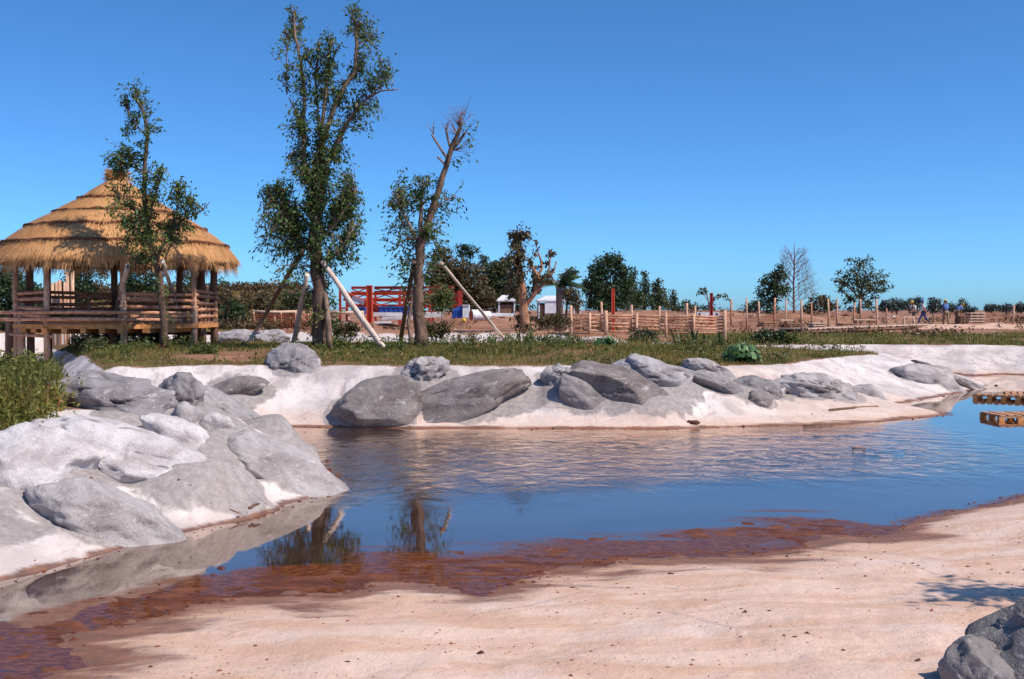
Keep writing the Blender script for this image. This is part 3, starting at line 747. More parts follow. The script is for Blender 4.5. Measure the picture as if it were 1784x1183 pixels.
# ---- the three propped trees and others whose limbs are measured
def limb_tree(name, label, group, Y, base, trunk, limbs, blobs, leafmat, barkmat, leaf=(0.15, 0.055), trunkmat=None, dens=1.0, seed=1, droop=0.3, stubs=(), twigmat=None, depth=1.0, cat='tree'):
    rg = np.random.default_rng(seed); rnd = random.Random(seed)
    b0 = on_ground(base[0], Y, -0.15)
    root = tag(empty(name, b0), label, cat, group)
    s = Y / FPX
    def W(u, v, dy=0.0): return PY(u, v, Y + dy) - b0
    segs = []
    def poly(pts, sm=3):
        P = [W(p[0], p[1], p[3] if len(p) > 3 else 0) for p in pts]; r = [p[2] * s * 0.5 * 0.70 for p in pts]
        out, ro = [], []
        for i in range(len(P) - 1):
            for k in range(sm):
                t = k / sm
                j = Vector((rnd.uniform(-1, 1), rnd.uniform(-1, 1), 0)) * r[i] * 0.22 if (i + k) else Vector((0, 0, 0))
                out.append(Vector(P[i]) * (1 - t) + Vector(P[i + 1]) * t + j); ro.append(r[i] * (1 - t) + r[i + 1] * t)
        out.append(Vector(P[-1])); ro.append(r[-1])
        for i in range(len(out) - 1): segs.append((np.array(out[i]), np.array(out[i + 1])))
        return out, ro
    tr = poly(trunk)
    tr[1][0] *= 1.5
    MB().tube(tr[0], tr[1], 12, True, True, 0.10).build('trunk', trunkmat or barkmat, root)
    for lm in limbs:
        o, r = poly(lm)
        MB().tube(o, r, 7, True, True, 0.08).build('limb', barkmat, root)
    st = MB()
    A = np.array([q[0] for q in segs])
    P_all, D_all = [], []
    tw = MB()
    for bl in blobs:
        u, v, ru, rv = bl[:4]; k = bl[4] if len(bl) > 4 else 1.0
        c = W(u, v, rnd.uniform(-.5, .5) * depth); rx, rz = ru * s, rv * s; ry = (rx + rz) * 0.45
        ntw = max(4, int(rx * rz * 85 * k * dens))
        for _ in range(ntw):
            q = rg.normal(size=3); q *= (rg.random() ** 0.40) / np.linalg.norm(q)
            e = c + q * np.array([rx, ry, rz]) * 1.05
            dd = np.linalg.norm((A - e) * np.array([1, 1, 1.0]) + np.array([0, 0, 0.25]), axis=1)
            a = A[np.argmin(dd + rg.random(len(A)) * 0.35)]
            ln = np.linalg.norm(e - a)
            if ln > 1.5: a = e + (a - e) * 1.5 / ln; ln = 1.5
            mid = (a + e) / 2 + np.array([0, 0, 0.16 * ln]) + rg.normal(size=3) * 0.05
            tip = e - np.array([0, 0, droop * ln * rg.random()])
            tw.tube([a, mid, tip], [0.010, 0.007, 0.003], 3, False)
            nl = int(rg.integers(7, 14))
            t = rg.uniform(0.25, 1.0, nl)[:, None]
            p = (1 - t) ** 2 * a + 2 * t * (1 - t) * mid + t * t * tip + rg.normal(size=(nl, 3)) * 0.075
            dr = (tip - mid) / (np.linalg.norm(tip - mid) + 1e-6) + rg.normal(size=(nl, 3)) * 0.6 - np.array([0, 0, 0.35])
            P_all.append(p); D_all.append(dr)
    for sp in stubs:                           # bare thin twigs: fan from a point
        u, v, n, lu, spread, dirv = sp
        a = W(u, v)
        for _ in range(n):
            ang = dirv + rg.normal() * spread
            ln = lu * s * rg.uniform(0.5, 1.1)
            e = a + np.array([math.cos(ang) * ln, rg.normal() * ln * 0.3, math.sin(ang) * ln])
            m = (a + e) / 2 + rg.normal(size=3) * ln * 0.06
            tw.tube([a, m, e], [0.012, 0.008, 0.003], 3, False)
            for _k in range(2):
                f = m + (e - m) * rg.random(); g = f + rg.normal(size=3) * ln * 0.18 + (e - a) * 0.2
                tw.tube([f, g], [0.005, 0.002], 3, False)
    if tw.v: tag(tw.build('twig', twigmat or M['twig'], root), kind='stuff')
    if P_all:
        P = np.concatenate(P_all); D = np.concatenate(D_all); n = len(P)
        cl = 0.5 + 0.35 * fbm(P[:, 0] * 1.3, P[:, 1] * 1.3, P[:, 2] * 1.3, seed, 2) + rg.normal(size=n) * 0.22
        V, F, T = leaves_np(P, D, leaf[0] * rg.uniform(0.6, 1.2, n), leaf[1] * rg.uniform(0.7, 1.2, n), rg, np.clip(cl, 0, 1))
        tag(np_mesh('foliage', V, F, leafmat, root, False, dict(tint=T)), kind='stuff')
    return root

PROP = 'transplanted trees held by wooden props'
limb_tree('young_tree', 'slim leaning tree with its cut top bare, in front of the thatched shelter', PROP, 30.5, (287, 604),
    [(287, 606, 19), (283, 540, 17), (279, 480, 16), (268, 445, 15), (256, 405, 13), (251, 340, 11), (253, 285, 10), (258, 232, 9), (252, 200, 8), (245, 186, 7), (236, 171, 7)],
    [[(272, 458, 11), (285, 425, 9), (300, 402, 7), (320, 382, 4), (334, 350, 3)], [(318, 384, 4), (345, 372, 3), (366, 352, 2)], [(300, 402, 5), (310, 365, 4), (314, 325, 2)], [(256, 400, 8), (266, 355, 6), (275, 325, 5), (283, 301, 5)],
     [(254, 300, 6), (230, 290, 4), (205, 300, 3)], [(252, 380, 7), (225, 360, 4), (200, 350, 3)], [(258, 240, 5), (235, 215, 3), (215, 180, 2)],
     [(262, 430, 8, .3), (240, 400, 5), (222, 390, 3)], [(282, 470, 6), (292, 440, 5), (300, 420, 4)]],
    [(220, 155, 22, 18, .6), (242, 150, 18, 25, .6), (235, 185, 30, 25, .8), (266, 205, 16, 40, .8), (228, 225, 22, 20, .8), (212, 262, 34, 26, 1.2), (240, 262, 26, 26, 1), (195, 290, 24, 18), (250, 320, 36, 36, 1.1), (205, 322, 30, 20, .8),
     (210, 372, 28, 34, 1.0), (236, 395, 34, 40, 1.2), (280, 300, 16, 34, .7), (312, 336, 24, 36, 1.9), (302, 388, 32, 30, 1.5), (346, 365, 24, 22, .9), (330, 405, 24, 18, .8), (262, 372, 28, 36, .9), (232, 436, 26, 28, 1.0), (268, 430, 26, 26, .8), (225, 455, 20, 14, .9), (275, 500, 14, 30, .5), (290, 540, 12, 20, .4)],
    M['leaf'], M['bark_dark'], seed=101, dens=1.5)
limb_tree('young_tree', 'tallest tree with several cut limbs rising above the leafy lower trunk', PROP, 30.0, (557, 606),
    [(560, 608, 38), (557, 560, 35), (556, 510, 33), (552, 470, 31), (549, 420, 29), (551, 370, 27), (555, 320, 24), (556, 275, 20), (560, 240, 15)],
    [[(549, 350, 14), (530, 280, 12), (527, 220, 10), (531, 165, 9), (524, 110, 8), (514, 62, 6), (512, 22, 4)],
     [(556, 280, 13), (565, 190, 9), (571, 125, 8), (578, 66, 7)], [(566, 170, 5), (575, 120, 4), (586, 84, 4)],
     [(555, 210, 5), (550, 140, 5), (556, 73, 5)], [(550, 124, 4), (528, 95, 4)],
     [(560, 255, 15), (578, 197, 12), (600, 150, 11), (619, 122, 10), (622, 80, 9), (618, 36, 10), (612, 30, 7)], [(606, 143, 7), (630, 113, 8)], [(621, 55, 8), (627, 36, 6)],
     [(575, 275, 15), (590, 245, 14), (605, 215, 11), (622, 190, 9), (640, 172, 7), (664, 158, 4), (694, 156, 3)], [(640, 172, 5), (664, 150, 4), (686, 132, 3)],
     [(533, 240, 7), (516, 195, 5), (503, 170, 3)], [(500, 165, 3), (499, 100, 3), (498, 50, 2)],
     [(548, 440, 15), (527, 425, 11), (512, 390, 9), (490, 355, 6), (465, 335, 3)], [(553, 420, 12), (585, 390, 8), (610, 350, 5), (622, 325, 3)], [(553, 470, 10), (590, 440, 6), (615, 400, 4)],
     [(575, 606, 16, -.4), (572, 560, 14, -.3), (564, 500, 12), (560, 450, 10)]],
    [(512, 42, 22, 40, .9), (500, 110, 24, 50, .4), (540, 92, 28, 34, .8), (572, 62, 26, 26, .6), (560, 120, 30, 34, .7), (538, 155, 26, 40, 1), (516, 205, 26, 36, .9), (582, 150, 30, 40, .7), (618, 30, 28, 34, .5), (652, 62, 22, 34, .7),
     (664, 115, 24, 45, .6), (632, 128, 26, 42, .9), (608, 182, 42, 36, .8), (642, 198, 28, 26, .6), (562, 222, 42, 32, .9), (535, 272, 40, 36, 1.3), (575, 280, 42, 38, 1.3), (515, 305, 38, 32, 1.1), (562, 325, 50, 36, 1.5), (480, 338, 38, 28, 1.2), (502, 372, 45, 36, 1.4),
     (592, 352, 46, 42, 1.4), (545, 375, 42, 42, 1.4), (465, 390, 26, 40, 1.0), (602, 402, 36, 36, 1.2), (624, 378, 18, 44, .9), (498, 430, 40, 34, 1.1), (602, 440, 30, 26, .9), (452, 425, 16, 26, .6), (580, 468, 22, 22, .8), (490, 480, 22, 26, .7), (556, 428, 30, 40, 1.2), (580, 515, 16, 26, .6), (540, 555, 20, 30, .7), (585, 560, 18, 36, .9), (560, 510, 24, 30, .6), (470, 450, 18, 26, .5)],
    M['leaf'], M['bark'], seed=102, dens=2.3, trunkmat=M['bark_dark'], leaf=(0.145, 0.052))
limb_tree('young_tree', 'thin tree leaning right with pruned stubs and a bare twiggy top', PROP, 31.0, (733, 600),
    [(733, 602, 32), (729, 545, 28), (728, 490, 26), (733, 430, 24), (742, 398, 19), (758, 350, 16), (770, 312, 14), (780, 280, 13), (790, 250, 12), (802, 222, 11)],
    [[(732, 430, 14), (732, 390, 12), (735, 352, 8)], [(726, 418, 10), (714, 392, 7), (700, 366, 4), (690, 335, 3)], [(784, 283, 7), (768, 260, 6), (752, 234, 5)], [(787, 264, 7), (781, 245, 6), (777, 227, 6)],
     [(793, 256, 8), (803, 242, 7), (811, 231, 6)], [(778, 290, 6), (762, 273, 5)], [(734, 352, 4), (745, 310, 3)], [(752, 370, 4), (775, 350, 3), (795, 340, 2)], [(716, 600, 14, -.2), (712, 560, 9, -.1), (722, 500, 8), (726, 470, 7)]],
    [(712, 328, 46, 42, .8), (690, 352, 36, 36, .8), (738, 312, 26, 22, .6), (764, 352, 32, 42, .6), (790, 360, 26, 22, .5), (700, 402, 42, 30, .7), (680, 412, 24, 22, .5), (742, 402, 42, 22, .6), (692, 452, 26, 36, .6), (716, 442, 30, 30, .7), (772, 450, 26, 32, .7), (690, 492, 16, 16, .5), (745, 335, 32, 32, .7), (812, 285, 18, 34, .25), (822, 215, 18, 34, .2), (765, 400, 30, 30, .4), (755, 490, 20, 26, .6), (735, 530, 18, 30, .5)],
    M['leaf'], M['bark'], seed=103, dens=1.35, trunkmat=M['bark_mid'], stubs=((802, 222, 22, 42, .5, 1.5), (798, 235, 10, 40, .5, 2.2), (790, 262, 10, 38, .4, .5), (755, 234, 6, 22, .5, 1.8), (778, 228, 6, 24, .4, 1.6)))

# props (stakes): each its own thing
def prop(top, foot, wpx, Yt, mat, label, Yf=None, group='wooden props leaning on the trunks'):
    a = PY(top[0], top[1], Yt); b = PG(*foot) if Yf is None else PY(foot[0], foot[1], Yf)
    o = MB()
    d = Vector(b) - Vector(a)
    k = [Vector(a) + d * t + Vector((random.uniform(-.02, .02), random.uniform(-.02, .02), 0)) for t in (0, .25, .5, .75, 1.0, 1.04)]
    r = wpx * 0.40 * Yt / FPX
    o.tube(k, [r * .85, r * .9, r, r * 1.02, r * 1.1, r * 1.1], 9, True, True, 0.05)
    return tag(o.build('tree_prop', mat, None), label, 'prop', group)
prop((223, 462), (187, 603), 12, 30.3, M['pole'], 'pale prop slanting up right to the tree before the thatched shelter')
prop((283, 455), (329, 598), 11, 30.2, M['pole'], 'pale prop slanting up left to the tree before the thatched shelter')
prop((527, 437), (438, 590), 12, 29.7, M['pole_shaded'], 'dark prop slanting far out on the left of the tallest tree')
prop((536, 478), (510, 603), 12, 29.6, M['pole'], 'pale steep prop just left of the tallest tree, ending behind the rim boulder')
prop((560, 455), (668, 607), 13, 29.8, M['pole'], 'long prop slanting down right from the tallest tree')
prop((722, 455), (697, 600), 12, 30.8, M['pole_shaded'], 'dark steep prop left of the thin leaning tree')
prop((768, 458), (884, 597), 9, 31.0, M['pole'], 'thin pale prop slanting far down right from the thin leaning tree')

# ---- background trees
def blob_tree(name, label, group, Y, base, blobs, leafmat, barkmat, leafpx=3.0, dens=1.0, seed=1, trunk_px=6, limbs=True, elong=1.6, up=0.0, cat='tree', asp=0.5, base_z=None):
    """crown of leaf clumps spread through measured ellipsoids on a forked trunk"""
    rg = np.random.default_rng(seed)
    s = Y / FPX
    b0 = on_ground(base[0], Y, -0.1)
    root = tag(empty(name, b0), label, cat, group)
    W = lambda u, v, dy=0: PY(u, v, Y + dy) - b0
    tb = MB()
    top = min(b[1] for b in blobs); vb = base[1]
    cu = sum(b[0] * b[2] for b in blobs) / sum(b[2] for b in blobs)
    fork = W((base[0] + cu) / 2, vb - (vb - top) * 0.4)
    tb.tube([np.array([0, 0, 0]), fork * np.array([.5, .5, .5]) + np.array([rg.normal() * .1, 0, 0]), fork], [trunk_px * s * .6, trunk_px * s * .5, trunk_px * s * .38], 7)
    tb.build('trunk', barkmat, root)
    if limbs:
        lb = MB()
        for bl in blobs:
            c = W(bl[0], bl[1]); lb.tube([fork, (fork + c) / 2 + rg.normal(size=3) * .1, c], [trunk_px * s * .3, trunk_px * s * .2, trunk_px * s * .08], 5, False)
        lb.build('limbs', barkmat, root)
    Ps, Ts = [], []
    for bl in blobs:
        u, v, ru, rv = bl[:4]; k = bl[4] if len(bl) > 4 else 1.0
        dyr = bl[5] if len(bl) > 5 else 0.8
        nclump = max(5, int(ru * rv / 7 * k * dens))
        for _ in range(nclump):
            q = rg.normal(size=3); q *= (rg.random() ** 0.33) / np.linalg.norm(q)
            c = W(u, v) + q * np.array([ru * s, (ru + rv) * .5 * s * dyr, rv * s])
            n = int(rg.integers(9, 17))
            Ps.append(c + rg.normal(size=(n, 3)) * s * np.array([3.4, 3.4, 2.4 * (1 + up)]) * (leafpx / 3)); Ts.append(np.full(n, rg.random()) * .5 + rg.random(n) * .5)
    P = np.concatenate(Ps); T = np.concatenate(Ts); n = len(P)
    D = rg.normal(size=(n, 3)); D[:, 2] += up * 2
    V, F, T = leaves_np(P, D, leafpx * s * elong * rg.uniform(.7, 1.3, n), leafpx * s * elong * asp * rg.uniform(.8, 1.2, n), rg, T)
    tag(np_mesh('crown', V, F, leafmat, root, False, dict(tint=T)), kind='stuff')
    return root

BT = 'trees behind the building site'
blob_tree('broad_tree', 'brownish broad tree behind the red steel, left of the pale green tree', BT, 105, (800, 545), [(790, 470, 28, 22), (815, 490, 34, 34), (775, 500, 30, 30), (840, 520, 30, 22), (805, 525, 40, 22), (770, 445, 16, 14), (765, 480, 26, 30)], M['leaf_brown'], M['bark_dark'], 3.2, 1.5, 201)
blob_tree('palm_like_tree', 'dark tufted tree top standing above the brownish broad tree', BT, 108, (813, 530), [(806, 434, 13, 8, 1.4), (822, 436, 11, 7, 1.4), (841, 448, 9, 6, 1.2), (812, 446, 16, 6, 1), (845, 460, 9, 9, 1)], M['leaf_dark'], M['bark_dark'], 2.6, 1.6, 202)
blob_tree('broad_tree', 'pale green dense tree left of the shaggy brown tree', BT, 118, (860, 548), [(858, 480, 28, 26), (878, 500, 32, 34), (848, 515, 30, 26), (885, 528, 36, 18), (875, 465, 18, 16)], M['leaf_olive'], M['bark_dark'], 3.2, 1.7, 203)
# shaggy tree by the agaves
limb_tree('shaggy_tree', 'shaggy pruned tree with reddish hanging bark and a tufted top', None, 47.0, (912, 585),
    [(915, 590, 24), (912, 540, 22), (912, 520, 20), (906, 480, 14), (902, 440, 10), (903, 412, 7)],
    [[(912, 530, 12), (903, 495, 10), (898, 470, 8), (893, 448, 5)], [(914, 535, 14), (932, 510, 12), (936, 480, 10), (926, 462, 8), (922, 450, 7)], [(936, 485, 9), (945, 465, 6), (942, 452, 5), (938, 440, 4)], [(934, 510, 8), (955, 485, 5), (965, 472, 4), (969, 455, 3)], [(905, 520, 9), (897, 500, 7), (885, 480, 4)], [(955, 485, 4), (958, 455, 4), (961, 436, 3)]],
    [(905, 398, 24, 14, 1.6), (890, 412, 10, 20, 1), (922, 408, 10, 18, 1), (903, 430, 16, 22, 1.2), (890, 450, 14, 24, 1.2), (918, 450, 14, 20, 1.2), (900, 475, 20, 24, 1.2), (925, 485, 18, 24, 1), (955, 465, 16, 16, .8), (950, 485, 20, 16, .8), (900, 505, 26, 18, 1.2), (912, 555, 22, 26, 1.6), (925, 575, 18, 16, 1.2), (960, 440, 10, 8, .8)],
    M['leaf_brown'], M['bark_red'], seed=110, dens=0.9, leaf=(0.24, 0.09), droop=.6, cat='tree')
# palm
def palm(label, Y, base, crown, h_px, fr_px, n, seed, group=None):
    rg = np.random.default_rng(seed); s = Y / FPX
    b0 = on_ground(base[0], Y, -.1)
    root = tag(empty('palm_tree', b0), label, 'palm tree', group)
    c = PY(crown[0], crown[1], Y) - b0
    MB().tube([(0, 0, 0), c * .35 + np.array([.05, 0, 0]), c * .7, c], [7.5 * s, 7 * s, 6 * s, 5 * s], 9, True, True, .1).build('trunk', M['bark'], root)
    for i in range(n):
        az = rg.uniform(-0.9, 0.9) if i % 3 else rg.uniform(2.2, 4.1)
        L = fr_px * s * rg.uniform(.75, 1.1); el = rg.uniform(.5, 1.45)
        pts = []
        for k in range(7):
            t = k / 6
            r = L * t * math.cos(el) * 0.8 + L * .35 * t * t
            z = L * t * math.sin(el) - L * .75 * t * t * math.cos(el * .8)
            pts.append(c + np.array([math.cos(az) * r, math.sin(az) * r, z]))
        mb = MB().tube(pts, [.03 * (1 - k / 7.5) for k in range(7)], 4, False)
        pts = np.array(pts)
        for k in range(26):
            t = .15 + .85 * k / 26; f = t * 5.99; i0 = int(f); p = pts[i0] * (1 - f + i0) + pts[i0 + 1] * (f - i0)
            tg = pts[i0 + 1] - pts[i0]; tg /= np.linalg.norm(tg)
            for sgn in (-1, 1):
                sd_ = np.cross(tg, [0, 0, 1]) * sgn; sd_ /= np.linalg.norm(sd_) + 1e-6
                ll = L * .30 * math.sin(math.pi * (t * .8 + .15))
                e = p + (sd_ * .6 + tg * .7 + np.array([0, 0, -.45])) * ll
                wv = tg * .035
                mb.poly([p - wv, p + wv, e])
        mb.build('frond', M['frond'], root)
    return root
M['frond'] = m_simple('palm_frond', (0.022, 0.045, 0.018), (0.05, 0.075, 0.03), 3, 0.5)
palm('palm with windblown fronds beside the white pavilion roofs', 56, (974, 565), (974, 500), 80, 58, 13, 120)
blob_tree('shrub', 'dark hanging brown foliage below the palm fronds', None, 60, (985, 545), [(985, 500, 16, 30), (995, 480, 10, 14), (1000, 520, 14, 20)], M['leaf_brown'], M['bark_dark'], 3, 1.3, 121, 4, cat='shrub')
blob_tree('broad_tree', 'massive dark evergreen with a stepped top behind the red post', BT, 125, (1062, 545), [(1021, 500, 6, 20), (1032, 486, 7, 28), (1043, 474, 7, 26), (1054, 466, 8, 22), (1066, 463, 7, 22), (1078, 464, 7, 22), (1087, 484, 8, 26), (1096, 505, 8, 24), (1045, 508, 22, 24), (1075, 508, 22, 24), (1060, 530, 42, 12)], M['leaf_dark'], M['bark_dark'], 3.0, 2.0, 130, up=.6)
blob_tree('conifer', 'pointed dark conifer right of the massive evergreen', BT, 128, (1101, 546), [(1101, 480, 6, 14), (1101, 500, 13, 16), (1103, 525, 20, 16)], M['leaf_dark'], M['bark_dark'], 2.6, 2.2, 131, up=.6)
blob_tree('conifer', 'narrow spire-topped dark conifer, second right of the massive evergreen', BT, 130, (1123, 546), [(1124, 482, 4, 9), (1123, 500, 9, 12), (1121, 522, 16, 16)], M['leaf_dark'], M['bark_dark'], 2.6, 2.2, 132, up=.6)
blob_tree('conifer', 'yellowish green conifer, third right of the massive evergreen', BT, 134, (1147, 546), [(1146, 498, 9, 10), (1148, 515, 15, 14), (1150, 532, 20, 10)], M['leaf_olive'], M['bark_dark'], 2.6, 2.2, 133, up=.6)
blob_tree('conifer', 'small dark pointed conifer at the right end of the dark wood', BT, 137, (1172, 546), [(1172, 512, 4, 6), (1172, 524, 8, 9), (1176, 536, 16, 7)], M['leaf_dark'], M['bark_dark'], 2.4, 2.2, 134, up=.6)
blob_tree('shrub', 'low dark bush row ending the wood on the right', BT, 140, (1205, 546), [(1195, 532, 10, 8), (1212, 536, 14, 6), (1232, 538, 14, 5)], M['leaf_dark'], M['bark_dark'], 2.4, 2.0, 135, 3, cat='shrub')
limb_tree('thin_tree', 'thin see-through sapling beside the shorter red post', None, 110, (1240, 548), [(1238, 550, 4), (1234, 525, 3), (1230, 505, 2)], [[(1236, 530, 2), (1255, 515, 1.5), (1265, 510, 1)], [(1235, 525, 2), (1222, 508, 1.4)]], [(1228, 502, 8, 8, .10), (1250, 515, 9, 9, .08), (1266, 518, 8, 9, .08), (1218, 508, 6, 7, .07), (1240, 520, 10, 9, .07)], M['leaf_olive'], M['bark'], seed=136, leaf=(.30, .16))
# dead tree and its neighbours at the right
limb_tree('bare_tree', 'leafless conical tree with reddish bare branches at the right', None, 100, (1383, 552),
    [(1383, 556, 6), (1383, 500, 5), (1384, 460, 4), (1384, 424, 1.5)],
    [[(1383, 540 - i * 4.6 + j, 2), (1383 + sg * (28 - i * .85) * f * .75, 530 - i * 5.0 + j - 3 * f, 1.4), (1383 + sg * (46 - i * 1.5) * f, 506 - i * 4.2 + 9 * j, .8)] for i, (sg, f, j) in enumerate([((1, -1, -1, 1, -1, 1, 1, -1)[k % 8], .62 + .48 * ((k * 37) % 11) / 10, ((k * 53) % 7) / 3 - 1) for k in range(20)])],
    [], None, M['twig'], seed=140, stubs=tuple((1383 + sg * dx * (1 - k * .05), 526 - k * 7 - dx * .3, 7, 24 - k, .4, a) for k in range(12) for dx in (8, 20, 30) for sg, a in ((1, .95), (-1, 2.2))))
blob_tree('broad_tree', 'dark spreading tree left of the leafless conical tree', None, 96, (1350, 552), [(1342, 490, 20, 14, 1.1), (1360, 480, 14, 12, 1), (1335, 510, 16, 14, .9), (1358, 506, 20, 14, .9), (1340, 532, 20, 14), (1360, 466, 5, 6)], M['leaf_dark'], M['bark_dark'], 3.2, 1.1, 141, 5)
blob_tree('broad_tree', 'round open-crowned olive tree, largest at the right behind the post row', None, 92, (1497, 560), [(1500, 478, 26, 26, .8), (1475, 492, 24, 24, .8), (1525, 490, 26, 24, .8), (1500, 505, 42, 24, .9), (1462, 490, 12, 18, .6), (1545, 490, 12, 16, .6), (1495, 530, 32, 18, .9), (1510, 458, 16, 12, .7), (1488, 460, 12, 12, .6)], M['leaf_olive'], M['bark'], 2.8, .62, 142, 5)
blob_tree('shrub', 'brownish dense bush between the leafless tree and the round olive tree', None, 104, (1428, 550), [(1428, 527, 20, 14), (1445, 535, 16, 12), (1410, 538, 14, 10)], M['leaf_brown'], M['bark_dark'], 2.8, 1.6, 143, 4, cat='shrub')
blob_tree('shrub', 'low dark bush at the foot of the dark spreading tree', None, 104, (1318, 550), [(1318, 533, 13, 11), (1305, 538, 10, 8)], M['leaf_dark'], M['bark_dark'], 2.8, 1.5, 144, 4, cat='shrub')
# far tree line
FT = 'distant trees on the horizon at the right'
far = [(1545, 532, 14, 9, 'rounded distant tree just right of the round olive tree'), (1562, 530, 11, 11, 'taller distant round tree near the two walking workers'), (1585, 531, 15, 9, 'broad distant tree behind the left worker'),
       (1598, 526, 6, 10, 'distant dark tree with a raised tip behind the left worker'), (1625, 531, 6, 13, 'distant spire tree, left of the pair of spires'), (1632, 529, 4, 13, 'distant narrow spire tree, right of the pair of spires'),
       (1650, 535, 16, 7, 'wide low distant tree between the worker groups'), (1676, 533, 8, 10, 'small peaked distant tree above the pallet stack'), (1690, 539, 12, 5, 'flat distant bush right of the pallet stack'),
       (1728, 535, 13, 7, 'distant low tree left of the lone right post'), (1752, 536, 14, 6, 'distant flat topped tree behind the lone right post'), (1778, 535, 14, 7, 'distant dark tree at the right picture edge')]
for i, (u, v, ru, rv, lab) in enumerate(far):
    ru *= 1.2; rv *= 1.15
    blob_tree('distant_tree', lab, FT, 260 + 9 * (i % 4), (u, 544), [(u, v, ru * .8, rv), (u - ru * .4, v + rv * .35, ru * .6, rv * .7), (u + ru * .4, v + rv * .3, ru * .6, rv * .7)], M['leaf_far'], M['bark_dark'], 2.2, 2.2, 300 + i, 2.5, limbs=False)
# left: behind the shelter
blob_tree('broad_tree', 'dark bushy tree at the left picture edge beside the shelter', 'trees behind the shelter', 48, (22, 592), [(20, 500, 34, 34), (-10, 520, 34, 40), (45, 530, 26, 36), (20, 555, 34, 24), (8, 480, 18, 16), (62, 510, 16, 20)], M['leaf_dark'], M['bark_dark'], 3.4, 1.25, 401)
blob_tree('broad_tree', 'dark tree half hidden behind the shelter posts on its left', 'trees behind the shelter', 50, (140, 590), [(140, 478, 22, 22), (128, 500, 22, 26), (150, 515, 20, 24), (180, 475, 16, 16, .5)], M['leaf_dark'], M['bark_dark'], 3.2, 1.2, 402)
blob_tree('broad_tree', 'dark tree seen through the middle of the shelter', 'trees behind the shelter', 52, (245, 590), [(235, 480, 26, 22), (262, 490, 20, 30), (225, 505, 20, 20, .7)], M['leaf_dark'], M['bark_dark'], 3.2, 1.1, 403)
blob_tree('broad_tree', 'slender tree seen through the right bay of the shelter', 'trees behind the shelter', 50, (322, 590), [(318, 480, 16, 24, .8), (338, 495, 14, 18, .6), (385, 492, 18, 8, .4)], M['leaf_dark'], M['bark_dark'], 3.0, .9, 404)
# bushes along the grassy bank
for i, (u, v, ru, rv, Y, lab, mt) in enumerate(((405, 545, 26, 24, 56, 'dark bush on the bank right of the shelter', 'leaf_dark'), (450, 535, 34, 26, 58, 'brownish bush on the bank, left of the dark prop', 'leaf_brown'), (505, 530, 28, 24, 58, 'green bush on the bank between the props of the tallest tree', 'leaf_olive'),
        (535, 525, 16, 20, 57, 'bright bush on the bank behind the tallest trunk', 'leaf_olive'), (425, 562, 24, 14, 54, 'low scrub at the foot of the bank by the wire mesh', 'leaf_brown'), (390, 525, 18, 20, 59, 'dry bush on the bank next to the right shelter post', 'leaf_brown'))):
    blob_tree('shrub', lab, 'bushes on the bank behind the shelter', Y, (u, v + rv), [(u, v, ru, rv), (u + ru * .3, v - rv * .3, ru * .5, rv * .7)], M[mt], M['bark_dark'], 3.0, 1.0, 420 + i, 3, cat='shrub')

# ---- grass and weeds
def scatter(n, xr, yr, keep, rg):
    x = rg.uniform(*xr, n); y = rg.uniform(*yr, n)
    z, at, d = terrain(x, y, True)
    ok = keep(x, y, at, d, rg)
    return np.stack([x, y, z], 1)[ok]
rg = np.random.default_rng(77)
def keep_is(x, y, at, d, rg):
    bare = sstep(.10, .42, fbm(x * .35, y * .35, 0, 81, 3))
    bare = np.maximum(bare, np.exp(-((x + 7.2) / 1.6) ** 2 - ((y - 28.2) / 1.4) ** 2))
    front = sstep(27.5, 26.0, y)
    return (at['grass'] > .45) & (d > 0) & (d < 40) & (rg.random(len(x)) > bare * .85)
parts = []
P = scatter(170000, (-16, 17), (23.5, 42.5), keep_is, rg)
n = len(P)
pz = fbm(P[:, 0] * .5, P[:, 1] * .5, 0, 83, 3)
tall = sstep(.05, .5, pz) * sstep(26, 29, P[:, 1])
tall = tall * (0.35 + 0.65 * sstep(0, 4, P[:, 0]))
hg = (0.07 + 0.10 * rg.random(n) + 0.18 * tall * rg.random(n)) * (0.55 + 0.45 * sstep(25, 28, P[:, 1]))
tn = np.clip(.45 + .55 * fbm(P[:, 0] * .8, P[:, 1] * .8, 0, 85, 3) + rg.normal(size=n) * .22, 0, 1)
parts.append(blades_np(P - np.array([0, 0, .02]), hg, .014 + .012 * rg.random(n), .9, rg, tn))
V, F, T = cat_np(parts)
tag(np_mesh('grass', V, F, M['grass'], None, False, dict(tint=T)), 'short green and dry grass covering the island behind the white rim', 'grass', kind='stuff')
